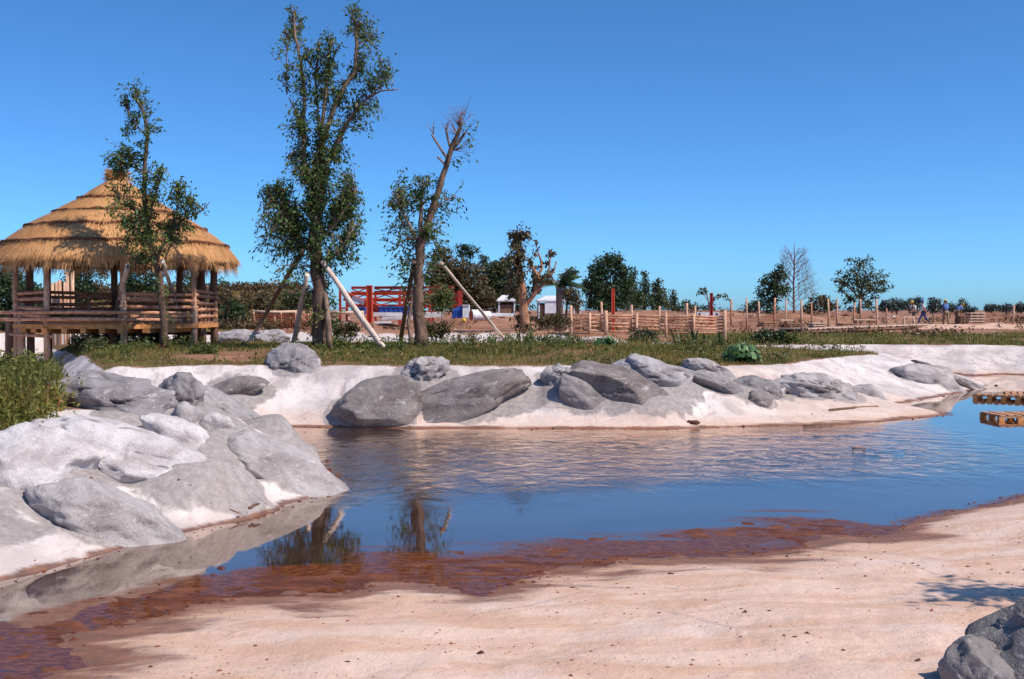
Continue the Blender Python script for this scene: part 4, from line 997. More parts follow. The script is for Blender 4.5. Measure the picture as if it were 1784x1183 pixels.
# weeds: leafy stems
def weeds(n, xr, yr, keep, rg, hh, leafl, mat, name, label, k=9):
    P = scatter(n, xr, yr, keep, rg); m = len(P)
    H = hh * rg.uniform(.5, 1.2, m)
    lean = rg.normal(size=(m, 2)) * .25
    st = []; lv = []
    t = rg.uniform(.15, 1, (m, k))
    C = P[:, None, :] + np.stack([lean[:, :1] * H[:, None] * t, lean[:, 1:] * H[:, None] * t, H[:, None] * t], -1) + rg.normal(size=(m, k, 3)) * leafl * .5
    base = np.clip(.5 + .5 * fbm(P[:, 0] * .7, P[:, 1] * .7, 0, 91, 2) + rg.normal(size=m) * .2, 0, 1)
    D = rg.normal(size=(m, k, 3)) + np.array([0, 0, .5])
    Cf = C.reshape(-1, 3); nn = len(Cf)
    lv = leaves_np(Cf, D.reshape(-1, 3), leafl * rg.uniform(.6, 1.3, nn), leafl * .42 * rg.uniform(.7, 1.3, nn), rg, np.clip(np.repeat(base, k) + rg.normal(size=nn) * .12, 0, 1))
    sb = blades_np(P - np.array([0, 0, .03]), H, np.full(m, .014), .25, rg, base)
    V, F, T = cat_np([lv, sb])
    return tag(np_mesh(name, V, F, mat, None, False, dict(tint=T)), label, 'weeds', kind='stuff')
def keep_w(x, y, at, d, rg):
    q = fbm(x * .45, y * .45, 0, 95, 3)
    return (at['grass'] > .6) & (d > .2) & (rg.random(len(x)) < sstep(-.05, .35, q) * (.35 + .65 * sstep(27, 31, y)) * (1 - .8 * sstep(1, -1, x) * sstep(31, 34, y)))
weeds(6500, (-15, 15), (25.5, 40), keep_w, rg, .34, .10, M['weed'], 'weeds', 'leafy weeds standing in patches through the island grass')
def keep_dry(x, y, at, d, rg):
    return (at['grass'] > .6) & (d > .2) & (rg.random(len(x)) < np.exp(-((x - 5.0) / 3.0) ** 2 - ((y - 34) / 3.5) ** 2))
P = scatter(5500, (-2, 12), (28, 40), keep_dry, rg); n = len(P)
V, F, T = blades_np(P, .15 + .38 * rg.random(n) ** 1.5, np.full(n, .016), .7, rg, np.clip(rg.random(n) * .5 + .5, 0, 1), 4)
tag(np_mesh('dry_grass', V, F, M['grass'], None, False, dict(tint=T)), 'tall straw coloured grass in front of the log fence', 'grass', kind='stuff')
# clump on the left bank
def keep_l(x, y, at, d, rg):
    e = x + 0.44 * y + .5 * pn(x * 1.5, y * 1.5, 0, 97)
    lim = -0.2 - 0.45 * (y - 13)
    xe = (92 - 892) / FPX * y
    return (d > 1.9) & (x < xe + .35 * pn(x * 2, y * 2, 0, 98)) & (y > 13.1)
P = scatter(34000, (-14, -4.5), (12.8, 18.5), keep_l, rg); n = len(P)
tn = np.clip(.35 + .5 * fbm(P[:, 0], P[:, 1], 0, 99, 3) + rg.normal(size=n) * .25 + .35 * sstep(14.2, 13.2, P[:, 1]), 0, 1)
hgl = (.10 + .5 * rg.random(n) ** 1.5) * (.35 + .65 * sstep(13.1, 14.6, P[:, 1]))
a1 = blades_np(P, hgl, .014 + .02 * rg.random(n), .8, rg, tn, 4)
k = 6
Q = P[::3]; m = len(Q)
C = np.repeat(Q, k, 0) + rg.normal(size=(m * k, 3)) * np.array([.10, .10, .03]) + np.array([0, 0, 1]) * (np.repeat(hgl[::3], k) * rg.uniform(.2, 1, m * k))[:, None]
a2 = leaves_np(C, rg.normal(size=(m * k, 3)) + np.array([0, 0, .3]), .085 * rg.uniform(.6, 1.3, m * k), .036, rg, np.clip(np.repeat(tn[::3], k) * .8 + rg.normal(size=m * k) * .12, 0, 1))
V, F, T = cat_np([a1, a2])
tag(np_mesh('grass_clump', V, F, M['grass'], None, False, dict(tint=T)), 'thick weedy grass clump growing on the left bank above the boulders', 'grass', kind='stuff')
# far strip of grass at the right and scrub on the bank behind the shelter
def keep_f(x, y, at, d, rg): return (at['grass'] > .5) & (d > 0) & ((y > 44.5) | (x > 17)) & (rg.random(len(x)) < .4 + .6 * sstep(-.2, .3, fbm(x * .3, y * .2, 0, 88, 3))) & ~((x > 24) & (y > 76))
P = scatter(85000, (4, 45), (44, 72), keep_f, rg); n = len(P)
V, F, T = blades_np(P, .07 + .20 * rg.random(n) ** 1.6, .035 + .02 * rg.random(n), 1.0, rg, np.clip(.5 + .5 * fbm(P[:, 0] * .4, P[:, 1] * .4, 0, 86, 3) + rg.normal(size=n) * .25, 0, 1))
tag(np_mesh('far_grass', V, F, M['grass'], None, False, dict(tint=T)), 'rough grass strip beyond the far white bank at the right', 'grass', kind='stuff')
def keep_b(x, y, at, d, rg): return (rg.random(len(x)) < .45 + .5 * fbm(x * .35, y * .35, 0, 87, 3)) & (at['lining'] < .4)
weeds(9000, (-32, -10.5), (50.5, 66), keep_b, rg, .35, .20, M['leaf_rust'], 'scrub', 'dry brown scrub covering the bank behind the shelter', 10)

# broad-leaved plant, agaves, small bushes on the island
def broad_plant(u, v, Y, ru, hpx, n, ls, mat, label, seed):
    rg = np.random.default_rng(seed); b = on_ground(u, Y); s = Y / FPX
    root = tag(empty('broadleaf_plant', b), label, 'plant')
    st = MB()
    for i in range(n):
        az = rg.uniform(0, 2 * math.pi); rr = ru * s * math.sqrt(rg.random()); h = hpx * s * rg.uniform(.15, 1.0) ** .8 * (1 - .5 * (rr / (ru * s)) ** 2)
        c = np.array([math.cos(az) * rr, math.sin(az) * rr * .8, h])
        st.tube([(c[0] * .3, c[1] * .3, 0), (c[0] * .8, c[1] * .8, h * .7), c], [.012, .01, .008], 4, False)
        nn = Vector((math.cos(az) * .6 + rg.normal() * .6, math.sin(az) * .6 - .5 + rg.normal() * .6, .8)).normalized()
        x = nn.cross(Vector((0, 0, 1))).normalized(); y = nn.cross(x)
        L = ls * rg.uniform(.7, 1.25); mb = MB()
        ctr = len(mb.v); mb.v.append(tuple(c)); K = 9
        for k in range(K):
            a = 2 * math.pi * k / K; r = L * (.5 + .10 * math.cos(3 * a) + .05 * rg.normal()) * (0.55 if k == 0 else 1)
            p = Vector(c) + x * math.cos(a) * r + y * math.sin(a) * r - nn * (.22 * r) * (1 if k % 2 else .5)
            mb.v.append(tuple(p))
        for k in range(K): mb.f.append((ctr, ctr + 1 + k, ctr + 1 + (k + 1) % K)); mb.sm.append(True)
        o = mb.build('leaf', mat, root)
        at = o.data.attributes.new('tint', 'FLOAT', 'POINT'); at.data.foreach_set('value', np.full(len(o.data.vertices), rg.random() * .75, np.float32))
    st.build('stems', M['weed'], root)
broad_plant(1292, 612, 29.5, 38, 36, 105, .21, M['squash'], 'bright green broad-leaved plant sprawling on the island grass', 501)
broad_plant(1052, 600, 31.0, 16, 22, 22, .22, M['squash'], 'small green broad-leaved plant below the log fence', 502)
def agave(u, Y, ru, hpx, n, mat, label, seed, cat='plant', dry=0.3):
    rg = np.random.default_rng(seed); b = on_ground(u, Y, -.02); s = Y / FPX
    root = tag(empty('spiky_plant', b), label, cat, 'spiky plants along the back of the island')
    for i in range(n):
        az = rg.uniform(0, 2 * math.pi); L = hpx * s * rg.uniform(.7, 1.15); el = rg.uniform(.35, 1.45); wd = .05 * rg.uniform(.8, 1.3)
        ox, oy = rg.normal() * ru * s * .45, rg.normal() * ru * s * .35
        mb = MB(); n0 = 0
        for k in range(5):
            t = k / 4; r = L * t * math.cos(el) + .15 * L * t * t; z = L * t * math.sin(el) - .30 * L * t * t * math.cos(el)
            c = Vector((ox + math.cos(az) * r, oy + math.sin(az) * r, z)); sd_ = Vector((-math.sin(az), math.cos(az), 0)) * wd * (1 - t) ** .6
            mb.v += [tuple(c - sd_), tuple(c + Vector((0, 0, -.35 * wd * (1 - t)))), tuple(c + sd_)]
        for k in range(4):
            for q in (0, 1): mb.f.append((3 * k + q, 3 * k + q + 1, 3 * k + q + 4, 3 * k + q + 3)); mb.sm.append(True)
        o = mb.build('blade', M['straw_leaf'] if rg.random() < dry else mat, root)
        at = o.data.attributes.new('tint', 'FLOAT', 'POINT'); at.data.foreach_set('value', np.full(len(o.data.vertices), rg.random() * .8, np.float32))
agave(897, 38, 26, 52, 40, M['weed'], 'spiky dark plant with yellow blades at the foot of the shaggy tree', 511)
agave(935, 38, 22, 38, 30, M['weed'], 'spiky plant right of the shaggy trunk, next to the reddish weeds', 512)
agave(968, 36, 30, 30, 40, M['leaf_dark'], 'low dark spiky plant between the shaggy tree and the log fence', 513, dry=.15)
agave(1000, 36, 22, 28, 24, M['leaf_dark'], 'low dark spiky plant against the left end of the log fence', 514, dry=.15)
agave(1205, 36, 34, 44, 50, M['leaf_dark'], 'tall dark reedy plant in front of the right half of the log fence', 515, dry=.25)
agave(1255, 36, 20, 34, 26, M['leaf_dark'], 'dark reedy plant at the right end of the log fence', 516, dry=.2)
for i, (u, v, ru, rv, Y, lab, mt) in enumerate(((1120, 590, 26, 14, 36, 'dark low bush below the middle of the log fence', 'leaf_dark'), (1340, 585, 30, 12, 37, 'dark low bush behind the broad-leaved plant', 'leaf_dark'), (1375, 590, 18, 9, 37, 'green low bush right of the broad-leaved plant', 'weed'), (150, 592, 26, 18, 38, 'dark brush added for weeds and shade under the left half of the shelter floor', 'leaf_dark'), (205, 590, 30, 18, 38.5, 'dark brush added for weeds and shade under the middle of the shelter floor', 'leaf_brown'), (262, 590, 30, 18, 38, 'dark brush added for weeds and shade under the right half of the shelter floor', 'leaf_dark'), (325, 592, 26, 14, 38, 'brown brush added for weeds and shade under the right end of the shelter', 'leaf_brown'),  # brush below the shelter floor is added to fill in weeds and shade
        (600, 575, 26, 16, 38, 'rusty leaved bush right of the tallest trunk', 'leaf_brown'), (760, 575, 26, 14, 39, 'rusty bush behind the thin leaning tree', 'leaf_brown'), (965, 560, 30, 14, 45, 'reddish dry bush left of the log fence', 'leaf_brown'), (770, 520, 22, 24, 44, 'leafy bush beside the thin leaning tree hiding the red steel', 'weed'),
        (580, 600, 16, 12, 30, 'small green bush at the foot of the tallest tree', 'weed'), (690, 604, 14, 9, 30, 'small leafy bush beside the long prop', 'weed'), (355, 615, 26, 16, 28, 'pale green tuft on the island left of the bare earth', 'weed'), (232, 610, 40, 14, 29.5, 'weedy bush below the shelter floor', 'weed'), (165, 600, 20, 14, 30.5, 'dark weeds at the foot of the front shelter post', 'leaf_olive'))):
    blob_tree('shrub', lab, 'bushes on the island', Y, (u, v + rv), [(u, v, ru, rv), (u + ru * .4, v - rv * .2, ru * .5, rv * .7), (u - ru * .5, v + rv * .2, ru * .5, rv * .6)], M[mt], M['bark_dark'], 3.2, 1.1, 520 + i, 2, cat='shrub')
# tree standing outside the right edge: its shade falls on the sand
shade = limb_tree('young_tree', 'tree standing beyond the right picture edge shading the sand', None, 7.4, (2780, 1000), [(2780, 1300, 60), (2785, 900, 50), (2770, 500, 40), (2760, 150, 25)], [[(2775, 600, 26), (2650, 350, 18), (2520, 230, 8)], [(2775, 500, 26), (2880, 300, 18), (2960, 100, 8)], [(2770, 300, 20), (2680, 100, 14), (2600, -50, 6)]],
    [(2560, 250, 170, 110, .5), (2660, 100, 150, 120, .5), (2850, 150, 160, 140, .5), (2500, 120, 120, 80, .4), (2760, 0, 170, 120, .5), (2620, 330, 130, 90, .6), (2480, 230, 90, 70, .5), (2720, 250, 150, 100, .6)], M['leaf'], M['bark'], seed=150, dens=1.3, leaf=(.16, .07))

shade.location.x += .25

# ================================================================== THATCHED SHELTER
M['log'] = m_simple('peeled_log', (0.38, 0.15, 0.08), (0.66, 0.36, 0.23), 7, 0.8, (1, 1, 1), 0.4, 0.02)
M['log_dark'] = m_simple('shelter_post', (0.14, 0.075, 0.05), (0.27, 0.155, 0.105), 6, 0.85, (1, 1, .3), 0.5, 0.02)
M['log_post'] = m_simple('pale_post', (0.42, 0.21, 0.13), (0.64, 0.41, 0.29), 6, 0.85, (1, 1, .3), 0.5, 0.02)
M['plank'] = m_simple('plank', (0.34, 0.16, 0.08), (0.54, 0.30, 0.18), 5, 0.8, (1, 4, 4), 0.3, 0.01)
M['board_pale'] = m_simple('pale_board', (0.55, 0.36, 0.25), (0.72, 0.53, 0.42), 5, 0.8, (1, 4, 4), 0.3, 0.01)
M['orange_wood'] = m_simple('fresh_wood', (0.50, 0.19, 0.06), (0.65, 0.30, 0.11), 5, 0.7, (1, 1, 1), 0.3, 0.01)
M['thatch'] = m_simple('thatch', (0.42, 0.20, 0.08), (0.64, 0.36, 0.16), 14, 0.95, (1, 1, .5), 0.9, 0.05)
M['rope'] = m_simple('thatch_band', (0.10, 0.035, 0.02), (0.20, 0.075, 0.04), 9, 0.95, (1, 1, 1), 0.8, 0.03)
def m_straw():
    b = NB('straw'); a = b.attr('tint')
    col = b.mix(b.ramp(a, 0, 1), (0.42, 0.18, 0.06), (0.88, 0.52, 0.245))
    return b.out(col, 0.7, None, 0.2, 0, 0.18)
M['straw'] = m_straw()
GY, GU = 34.6, 207
gs = GY / FPX
gx = (GU - 892) * gs
gz0 = 0.55
shel = tag(empty('thatched_shelter', (gx, GY, gz0)), 'open round wooden shelter on stilts with a tiered straw thatch roof', 'shelter')
def gz(v): return EYE + (540 - v) * gs - gz0
FLZ = gz(563)
prof = [(0.10, gz(314)), (60 * gs, gz(351)), (101 * gs, gz(376)), (144 * gs, gz(401)), (181 * gs, gz(430)), (201 * gs, gz(456))]
rg = np.random.default_rng(900)
def ring_surf(r0, z0, r1, z1, th, n=72, seed=0):
    mb = MB(); rows = 6
    def ring(r, z):
        i0 = len(mb.v)
        for k in range(n):
            a = 2 * math.pi * k / n
            w_ = 1 + .018 * math.sin(9 * a + seed) + .012 * math.sin(23 * a + seed * 2)
            mb.v.append((r * w_ * math.cos(a), r * w_ * math.sin(a), z + .02 * math.sin(13 * a + seed)))
        return i0
    ids = []
    for i in range(rows):
        t = i / (rows - 1); bulge = .05 * math.sin(math.pi * t)
        ids.append(ring(r0 + (r1 - r0) * t + bulge * .5, z0 + (z1 - z0) * t + bulge))
    for i in range(rows):
        t = 1 - i / (rows - 1)
        ids.append(ring(r0 + (r1 - r0) * t - .04, z0 + (z1 - z0) * t - th))
    ids.append(ids[0])
    for a, b in zip(ids[:-1], ids[1:]):
        for k in range(n):
            k2 = (k + 1) % n; mb.f.append((a + k, b + k, b + k2, a + k2)); mb.sm.append(True)
    return mb
for i in range(5):
    r0, z0 = prof[i]; r1, z1 = prof[i + 1]
    tier = ring_surf(max(.02, r0 - .12), z0 + .05, r1, z1, .17 - .01 * i, seed=i).build('thatch_tier', M['thatch'], shel)
    if i < 4:
        pts = [((r1 + .075 + .012 * rg.normal()) * math.cos(a), (r1 + .075 + .012 * rg.normal()) * math.sin(a), z1 + .03 + .015 * rg.normal()) for a in np.linspace(0, 2 * math.pi, 73)]
        MB().tube(pts, [.052 * rg.uniform(.85, 1.2) for _ in pts], 6, True, True, .15).build('thatch_band', M['rope'], tier)
# straw lying down the slopes and hanging at the eave
def strands(C, D, L, Wd, T, nrm):
    n = len(C); D = D / np.linalg.norm(D, axis=1)[:, None]
    Sd = np.cross(D, nrm); Sd /= np.linalg.norm(Sd, axis=1)[:, None]
    a = C; b = C + D * (L * .55)[:, None] + nrm * (L * .06)[:, None]; c = C + D * L[:, None] + nrm * (L * .06 * rg.random(n))[:, None] - np.array([0, 0, 1]) * (L * .12 * rg.random(n))[:, None]
    w_ = (Wd * .5)[:, None]
    V = np.stack([a - Sd * w_, a + Sd * w_, b - Sd * w_, b + Sd * w_, c - Sd * w_ * .3, c + Sd * w_ * .3], 1).reshape(-1, 3)
    k = np.arange(n)[:, None] * 6
    F = np.concatenate([np.concatenate([k, k + 1, k + 3, k + 2], 1), np.concatenate([k + 2, k + 3, k + 5, k + 4], 1)])
    return V, F, np.repeat(T, 6)
pp = []
for i in range(5):
    r0, z0 = prof[i]; r1, z1 = prof[i + 1]
    n = int(2600 * (r0 + r1) / 2) + 500
    a = rg.uniform(0, 2 * np.pi, n); t = .07 + .80 * rg.random(n) ** .8
    r = r0 + (r1 - r0) * t; z = z0 + (z1 - z0) * t + .05
    out = np.stack([np.cos(a), np.sin(a), 0 * a], 1); tan = np.stack([-np.sin(a), np.cos(a), 0 * a], 1)
    dn = np.array([0, 0, 1]) * (z1 - z0) + out * (r1 - r0); dn /= np.linalg.norm(dn, axis=1)[:, None]
    nr = np.cross(dn, tan); nr *= np.sign(nr[:, 2])[:, None]
    C = out * r[:, None] + np.array([0, 0, 1]) * z[:, None] + nr * (.012 + .03 * rg.random(n))[:, None]
    pp.append(strands(C, dn + tan * (rg.normal(size=n) * .14)[:, None], rg.uniform(.18, .42, n), np.full(n, .011), np.clip(.62 + .2 * rg.normal(size=n), 0, 1), nr))
V, F, T = cat_np(pp)
tag(np_mesh('straw', V, F, M['straw'], shel, False, dict(tint=T)), kind='stuff')
n = 9000
a = rg.uniform(0, 2 * np.pi, n); r1, z1 = prof[4]; r2, z2 = prof[5]
t = rg.random(n); cl = .5 + .5 * np.sin(a * 31 + 2 * np.sin(a * 7))
r = r1 + (r2 - r1 - .06) * t; z = z1 + (z2 - z1) * t + .05 * (1 - t) - .14 * rg.random(n) * t
out = np.stack([np.cos(a), np.sin(a), 0 * a], 1); tan = np.stack([-np.sin(a), np.cos(a), 0 * a], 1)
dn = out * (.75 - .35 * t)[:, None] - np.array([0, 0, 1]) * (.75 + .5 * t)[:, None] + tan * (rg.normal(size=n) * .16 + .10 * np.sin(a * 17))[:, None]
C = out * r[:, None] + np.array([0, 0, 1]) * z[:, None]
V, F, T = strands(C, dn, rg.uniform(.22, .42, n) * (.75 + .5 * cl), np.full(n, .013), np.clip(.45 + .25 * cl + .2 * rg.normal(size=n), 0, 1), out * .8 + np.array([0, 0, .6]))
tag(np_mesh('eave_fringe', V, F, M['straw'], shel, False, dict(tint=T)), kind='stuff')
# knob on top
kb = MB().tube([(0, 0, gz(322)), (0, 0, gz(312)), (.02, 0, gz(305)), (.03, 0, gz(299))], [.30, .17, .20, .30], 14, True, True, .12)
kb.build('roof_knob', M['rope'], shel)
n = 500; a = rg.uniform(0, 2 * np.pi, n); out = np.stack([np.cos(a), np.sin(a), 0 * a], 1)
V, F, T = strands(out * .16 + np.array([0, 0, gz(310)]), out * .55 + np.array([0, 0, 1.0]) * rg.uniform(-.3, 1, n)[:, None], rg.uniform(.2, .4, n), np.full(n, .012), np.clip(rg.random(n) * .6, 0, 1), np.cross(out, [0, 0, 1.0]) + np.array([0, 0, .3]))
tag(np_mesh('knob_straw', V, F, M['straw'], shel, False, dict(tint=T)), kind='stuff')
PR = 2.95
oct_ = [(PR * math.cos(R(22.5 + 45 * k)), PR * math.sin(R(22.5 + 45 * k))) for k in range(8)]
for k, (x, y) in enumerate(oct_):
    bot = zg(gx + x, GY + y) - gz0 - .2
    r = .09 if y < 0 else .12
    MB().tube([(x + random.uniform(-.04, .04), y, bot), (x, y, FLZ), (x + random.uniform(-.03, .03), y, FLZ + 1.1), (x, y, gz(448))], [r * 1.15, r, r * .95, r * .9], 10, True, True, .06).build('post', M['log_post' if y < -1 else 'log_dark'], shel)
    MB().tube([(x, y, gz(448)), (x * .5, y * .5, gz(395)), (.05 * x, .05 * y, gz(338))], [.07, .07, .06], 7).build('rafter', M['log_dark'], shel)
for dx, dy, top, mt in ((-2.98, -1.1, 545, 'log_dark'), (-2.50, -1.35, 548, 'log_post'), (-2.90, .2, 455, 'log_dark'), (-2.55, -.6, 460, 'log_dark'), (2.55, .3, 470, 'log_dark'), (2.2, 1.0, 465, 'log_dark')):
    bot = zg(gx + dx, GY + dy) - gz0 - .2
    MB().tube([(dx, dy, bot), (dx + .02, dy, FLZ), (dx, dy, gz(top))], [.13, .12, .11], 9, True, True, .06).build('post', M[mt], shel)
for k in range(8):                                     # ring beams under the eave and floor edge
    a, b = oct_[k], oct_[(k + 1) % 8]
    MB().tube([(a[0] * 1.02, a[1] * 1.02, gz(452)), (b[0] * 1.02, b[1] * 1.02, gz(452))], .08, 8).build('ring_beam', M['log_dark'], shel)
    MB().beam((a[0] * 1.03, a[1] * 1.03, FLZ - .07), (b[0] * 1.03, b[1] * 1.03, FLZ - .07), .07, .13).build('edge_beam', M['orange_wood'], shel)
for k in range(26):                                    # floor boards
    y = -2.7 + 5.4 * k / 25; half = min(PR * .92, 2.72 if abs(y) < 1.1 else 2.72 - (abs(y) - 1.12) * 1.0)
    MB().box((random.uniform(-.02, .02), y, FLZ + .025 + random.uniform(-.004, .004)), (2 * half, .19, .04)).build('floor_board', M['plank'], shel)
for k in range(9):                                     # joists with ends showing at the front
    x = -2.2 + 4.4 * k / 8; yl = 2.72 if abs(x) < 1.1 else 2.72 - (abs(x) - 1.12) + .05
    MB().box((x, 0, FLZ - .19), (.16, 2 * yl + .36, .14)).build('joist', M['orange_wood'], shel)
for k in range(8):                                     # log rails between the posts
    a, b = oct_[k], oct_[(k + 1) % 8]
    if k == 5: hs = (.12,)
    elif k in (4, 6): hs = (.26, .50, .72, .92)
    else: hs = (.20, .42, .63, .84, .98)
    for h in hs:
        e = .12
        p = (a[0] + (a[0] - b[0]) * e * .5, a[1] + (a[1] - b[1]) * e * .5, FLZ + h + random.uniform(-.04, .04)); q = (b[0] + (b[0] - a[0]) * e * .5, b[1] + (b[1] - a[1]) * e * .5, FLZ + h + random.uniform(-.04, .04))
        MB().tube([p, tuple((p[i] + q[i]) / 2 + random.uniform(-.03, .03) for i in range(3)), q], [.055, .06, .05], 8, True, True, .08).build('rail', M['log'], shel)
    if k not in (4, 5, 6):
        for t in (.2, .4, .6, .8):
            x, y = a[0] + (b[0] - a[0]) * t, a[1] + (b[1] - a[1]) * t
            MB().tube([(x * .98, y * .98, FLZ), (x * .98, y * .98, FLZ + .6 + random.uniform(-.1, .1))], .05, 7).build('baluster', M['log_post'], shel)
for zz, x0, x1 in ((.34, -2.95, 3.05), (.14, -2.85, 2.9)):
    MB().tube([(x0, -2.95, FLZ + zz), (0, -3.0, FLZ + zz + .02), (x1, -2.95, FLZ + zz - .02)], [.05, .055, .045], 8, True, True, .06).build('long_rail', M['log'], shel)
MB().tube([(-2.75, -1.5, FLZ - .32), (-.9, -2.8, FLZ - .36)], .05, 7).build('brace', M['log'], shel)
MB().tube([(-2.75, 1.2, FLZ - .3), (2.7, 1.2, FLZ - .35)], .06, 7).build('brace', M['log_dark'], shel)
for x, y in ((-.3, .3), (.7, .4), (1.5, -.2), (1.9, -1.6), (.2, -1.0), (-1.2, .8)):
    MB().tube([(x, y, zg(gx + x, GY + y) - gz0 - .2), (x, y, FLZ - .25)], .11, 8).build('stilt', M['log_dark'], shel)

# palisade behind the shelter
def stake_row(name, label, cat, us, Y, vt, vb, wpx, mat, group=None, part='stake'):
    s = Y / FPX; b = on_ground(us[0], Y)
    root = tag(empty(name, b), label, cat, group)
    for u in us:
        p = PY(u, vt + random.uniform(-4, 4), Y) - b; z0 = zg(p[0] + b[0], Y) - b[2] - .15
        MB().tube([(p[0], 0, z0), (p[0] + random.uniform(-.03, .03), 0, p[2])], [wpx * s * .5, wpx * s * .45], 8).build(part, mat, root)
    return root
stake_row('palisade', 'row of upright pale stakes seen through the left bay of the shelter', 'fence', [84, 91, 98, 105, 112], 44, 489, 520, 6.5, M['log_post'])
stake_row('palisade', 'pair of tall pale posts seen through the left bay of the shelter', 'posts', [118, 126], 43.5, 472, 520, 7, M['log_post'])

# ================================================================== BUILDING SITE
def m_paint(name, c, rough=0.5):
    b = NB(name); v = b.coord(); n = b.noise(v, 3, 5, .7)
    d = tuple(x * .62 for x in c)
    return b.out(b.mix(b.ramp(n, .45, .75), c, d), rough, b.bump(b.noise(v, 12, 3), .15, .01), .4)
M['red'] = m_paint('red_oxide_paint', (0.40, 0.032, 0.020)); M['orange'] = m_paint('orange_red_paint', (0.66, 0.085, 0.025)); M['blue'] = m_paint('blue_paint', (0.035, 0.11, 0.42)); M['white'] = m_paint('white_paint', (0.74, 0.72, 0.74))
M['grey'] = m_simple('concrete', (0.42, 0.37, 0.37), (0.58, 0.53, 0.53), 4, .9); M['yellow'] = m_paint('yellow_paint', (0.70, 0.42, 0.04)); M['dark'] = m_simple('painted_shade', (0.03, 0.02, 0.02), (0.05, 0.035, 0.03), 3, .9)  # the near-black material is painted shade for hollows
M['wire'] = m_simple('rusty_wire', (0.30, 0.06, 0.035), (0.40, 0.11, 0.06), 5, .8)
SY = 74.0; ss = SY / FPX
def hbeam(mb, a, b, h=.24, w_=.20, t=.03):
    a, b = Vector(a), Vector(b)
    mb.beam(a + Vector((0, 0, h / 2)), b + Vector((0, 0, h / 2)), w_, t); mb.beam(a - Vector((0, 0, h / 2)), b - Vector((0, 0, h / 2)), w_, t); mb.beam(a, b, t, h - t * 1.02)
# rack of trusses
x0, x1 = (592 - 892) * ss, (800 - 892) * ss
for i, (va, vb, ua, ub, dy, lab) in enumerate(((501, 510, 612, 648, 2.4, 'short red truss at the top left of the steel pile'), (501, 509, 652, 792, 2.0, 'long red truss lying on top of the steel pile, right of the red column'), (512, 522, 598, 726, 1.2, 'red truss in the second layer of the steel pile, at its left'),
        (511, 521, 700, 805, 1.6, 'red truss in the second layer of the steel pile, at its right'), (523, 533, 604, 745, .6, 'red truss in the third layer of the steel pile, just above the blue skip'), (524, 534, 735, 800, .9, 'red truss in the third layer of the steel pile, right end behind the tree'))):
    b = PY(ua, vb, SY + dy); e = PY(ub, vb, SY + dy); h = (vb - va) * ss
    root = tag(empty('steel_truss', b), lab, 'truss', 'red steel trusses stacked on the building site')
    L = e[0] - b[0]
    for nm, z in (('lower_chord', 0), ('upper_chord', h)):
        mb = MB(); hbeam(mb, (0, 0, z), (L, 0, z + random.uniform(-.03, .03)), .16, .16, .03); mb.build(nm, M['red' if i % 2 else 'orange'], root)
    nw = max(3, int(L / .7))
    for k in range(nw):
        xa, xb = L * k / nw, L * (k + 1) / nw
        MB().beam((xa, 0, .08 if k % 2 else h - .08), (xb, 0, h - .08 if k % 2 else .08), .07, .07).build('web_bar', M['red'], root)
# supports of the pile
b = np.array([x0, SY + 2.9, zg(x0, SY + 2.9)])
root = tag(empty('steel_trestle', b), 'dark red trestle frame carrying the stacked steel trusses', 'trestle')
for k in range(5):
    x = (x1 - x0) * k / 4
    for dy in (-2.7, .3): MB().box((x, dy, 1.2), (.16, .16, 2.6)).build('upright', M['red'], root)
    MB().beam((x, -2.7, PY(0, 537, SY)[2] - b[2]), (x, .3, PY(0, 537, SY)[2] - b[2]), .14, .14).build('bearer', M['red'], root)
# columns
def column(u, vt, Y, wpx, vb=None, label='', mat='orange'):
    b = on_ground(u, Y, -.2); s = Y / FPX; h = PY(u, vt, Y)[2] - b[2]; w_ = wpx * s
    mb = MB(); mb.box((-w_ / 2 + .02, 0, h / 2), (.04, w_, h)); mb.box((w_ / 2 - .02, 0, h / 2), (.04, w_, h)); mb.box((0, 0, h / 2), (w_ - .084, .05, h - .004))
    root = tag(empty('steel_column', b), label, 'column', 'red steel columns standing on the site')
    mb.build('shaft', M[mat], root); MB().box((0, 0, h + .015), (w_ * 1.1, w_ * 1.1, .03)).build('cap_plate', M[mat], root); MB().box((0, 0, .22), (w_ * 1.6, w_ * 1.6, .04)).build('base_plate', M[mat], root)
column(644, 498, 66, 10, label='thick red steel column in front of the stacked trusses')
column(1068, 504, 56, 5.5, label='bright red steel post rising behind the log fence, before the dark evergreen')
column(1239, 511, 82, 5, label='shorter red steel post at the right end of the log fence', mat='red')
# slanting red and white boom
a, b_ = PY(598, 511, 70), PY(700, 553, 68)
root = tag(empty('boom', a), 'slanting red boom with a white panel crossing behind the long prop', 'boom')
d = Vector(b_ - a)
MB().beam((0, 0, 0), d, .14, .30).build('arm', M['orange'], root)
MB().beam(d * .16 + Vector((0, -.09, -.06)), d * .36 + Vector((0, -.09, -.06)), .02, .30).build('white_panel', M['white'], root)
MB().poly([d * .35 + Vector((0, -.02, -.1)), d * .95 + Vector((0, -.02, -.05)), d * .68 + Vector((0, -.02, -.62))]).poly([d * .35 + Vector((0, .03, -.1)), d * .68 + Vector((0, .03, -.62)), d * .95 + Vector((0, .03, -.05))]).build('gusset', M['red'], root)
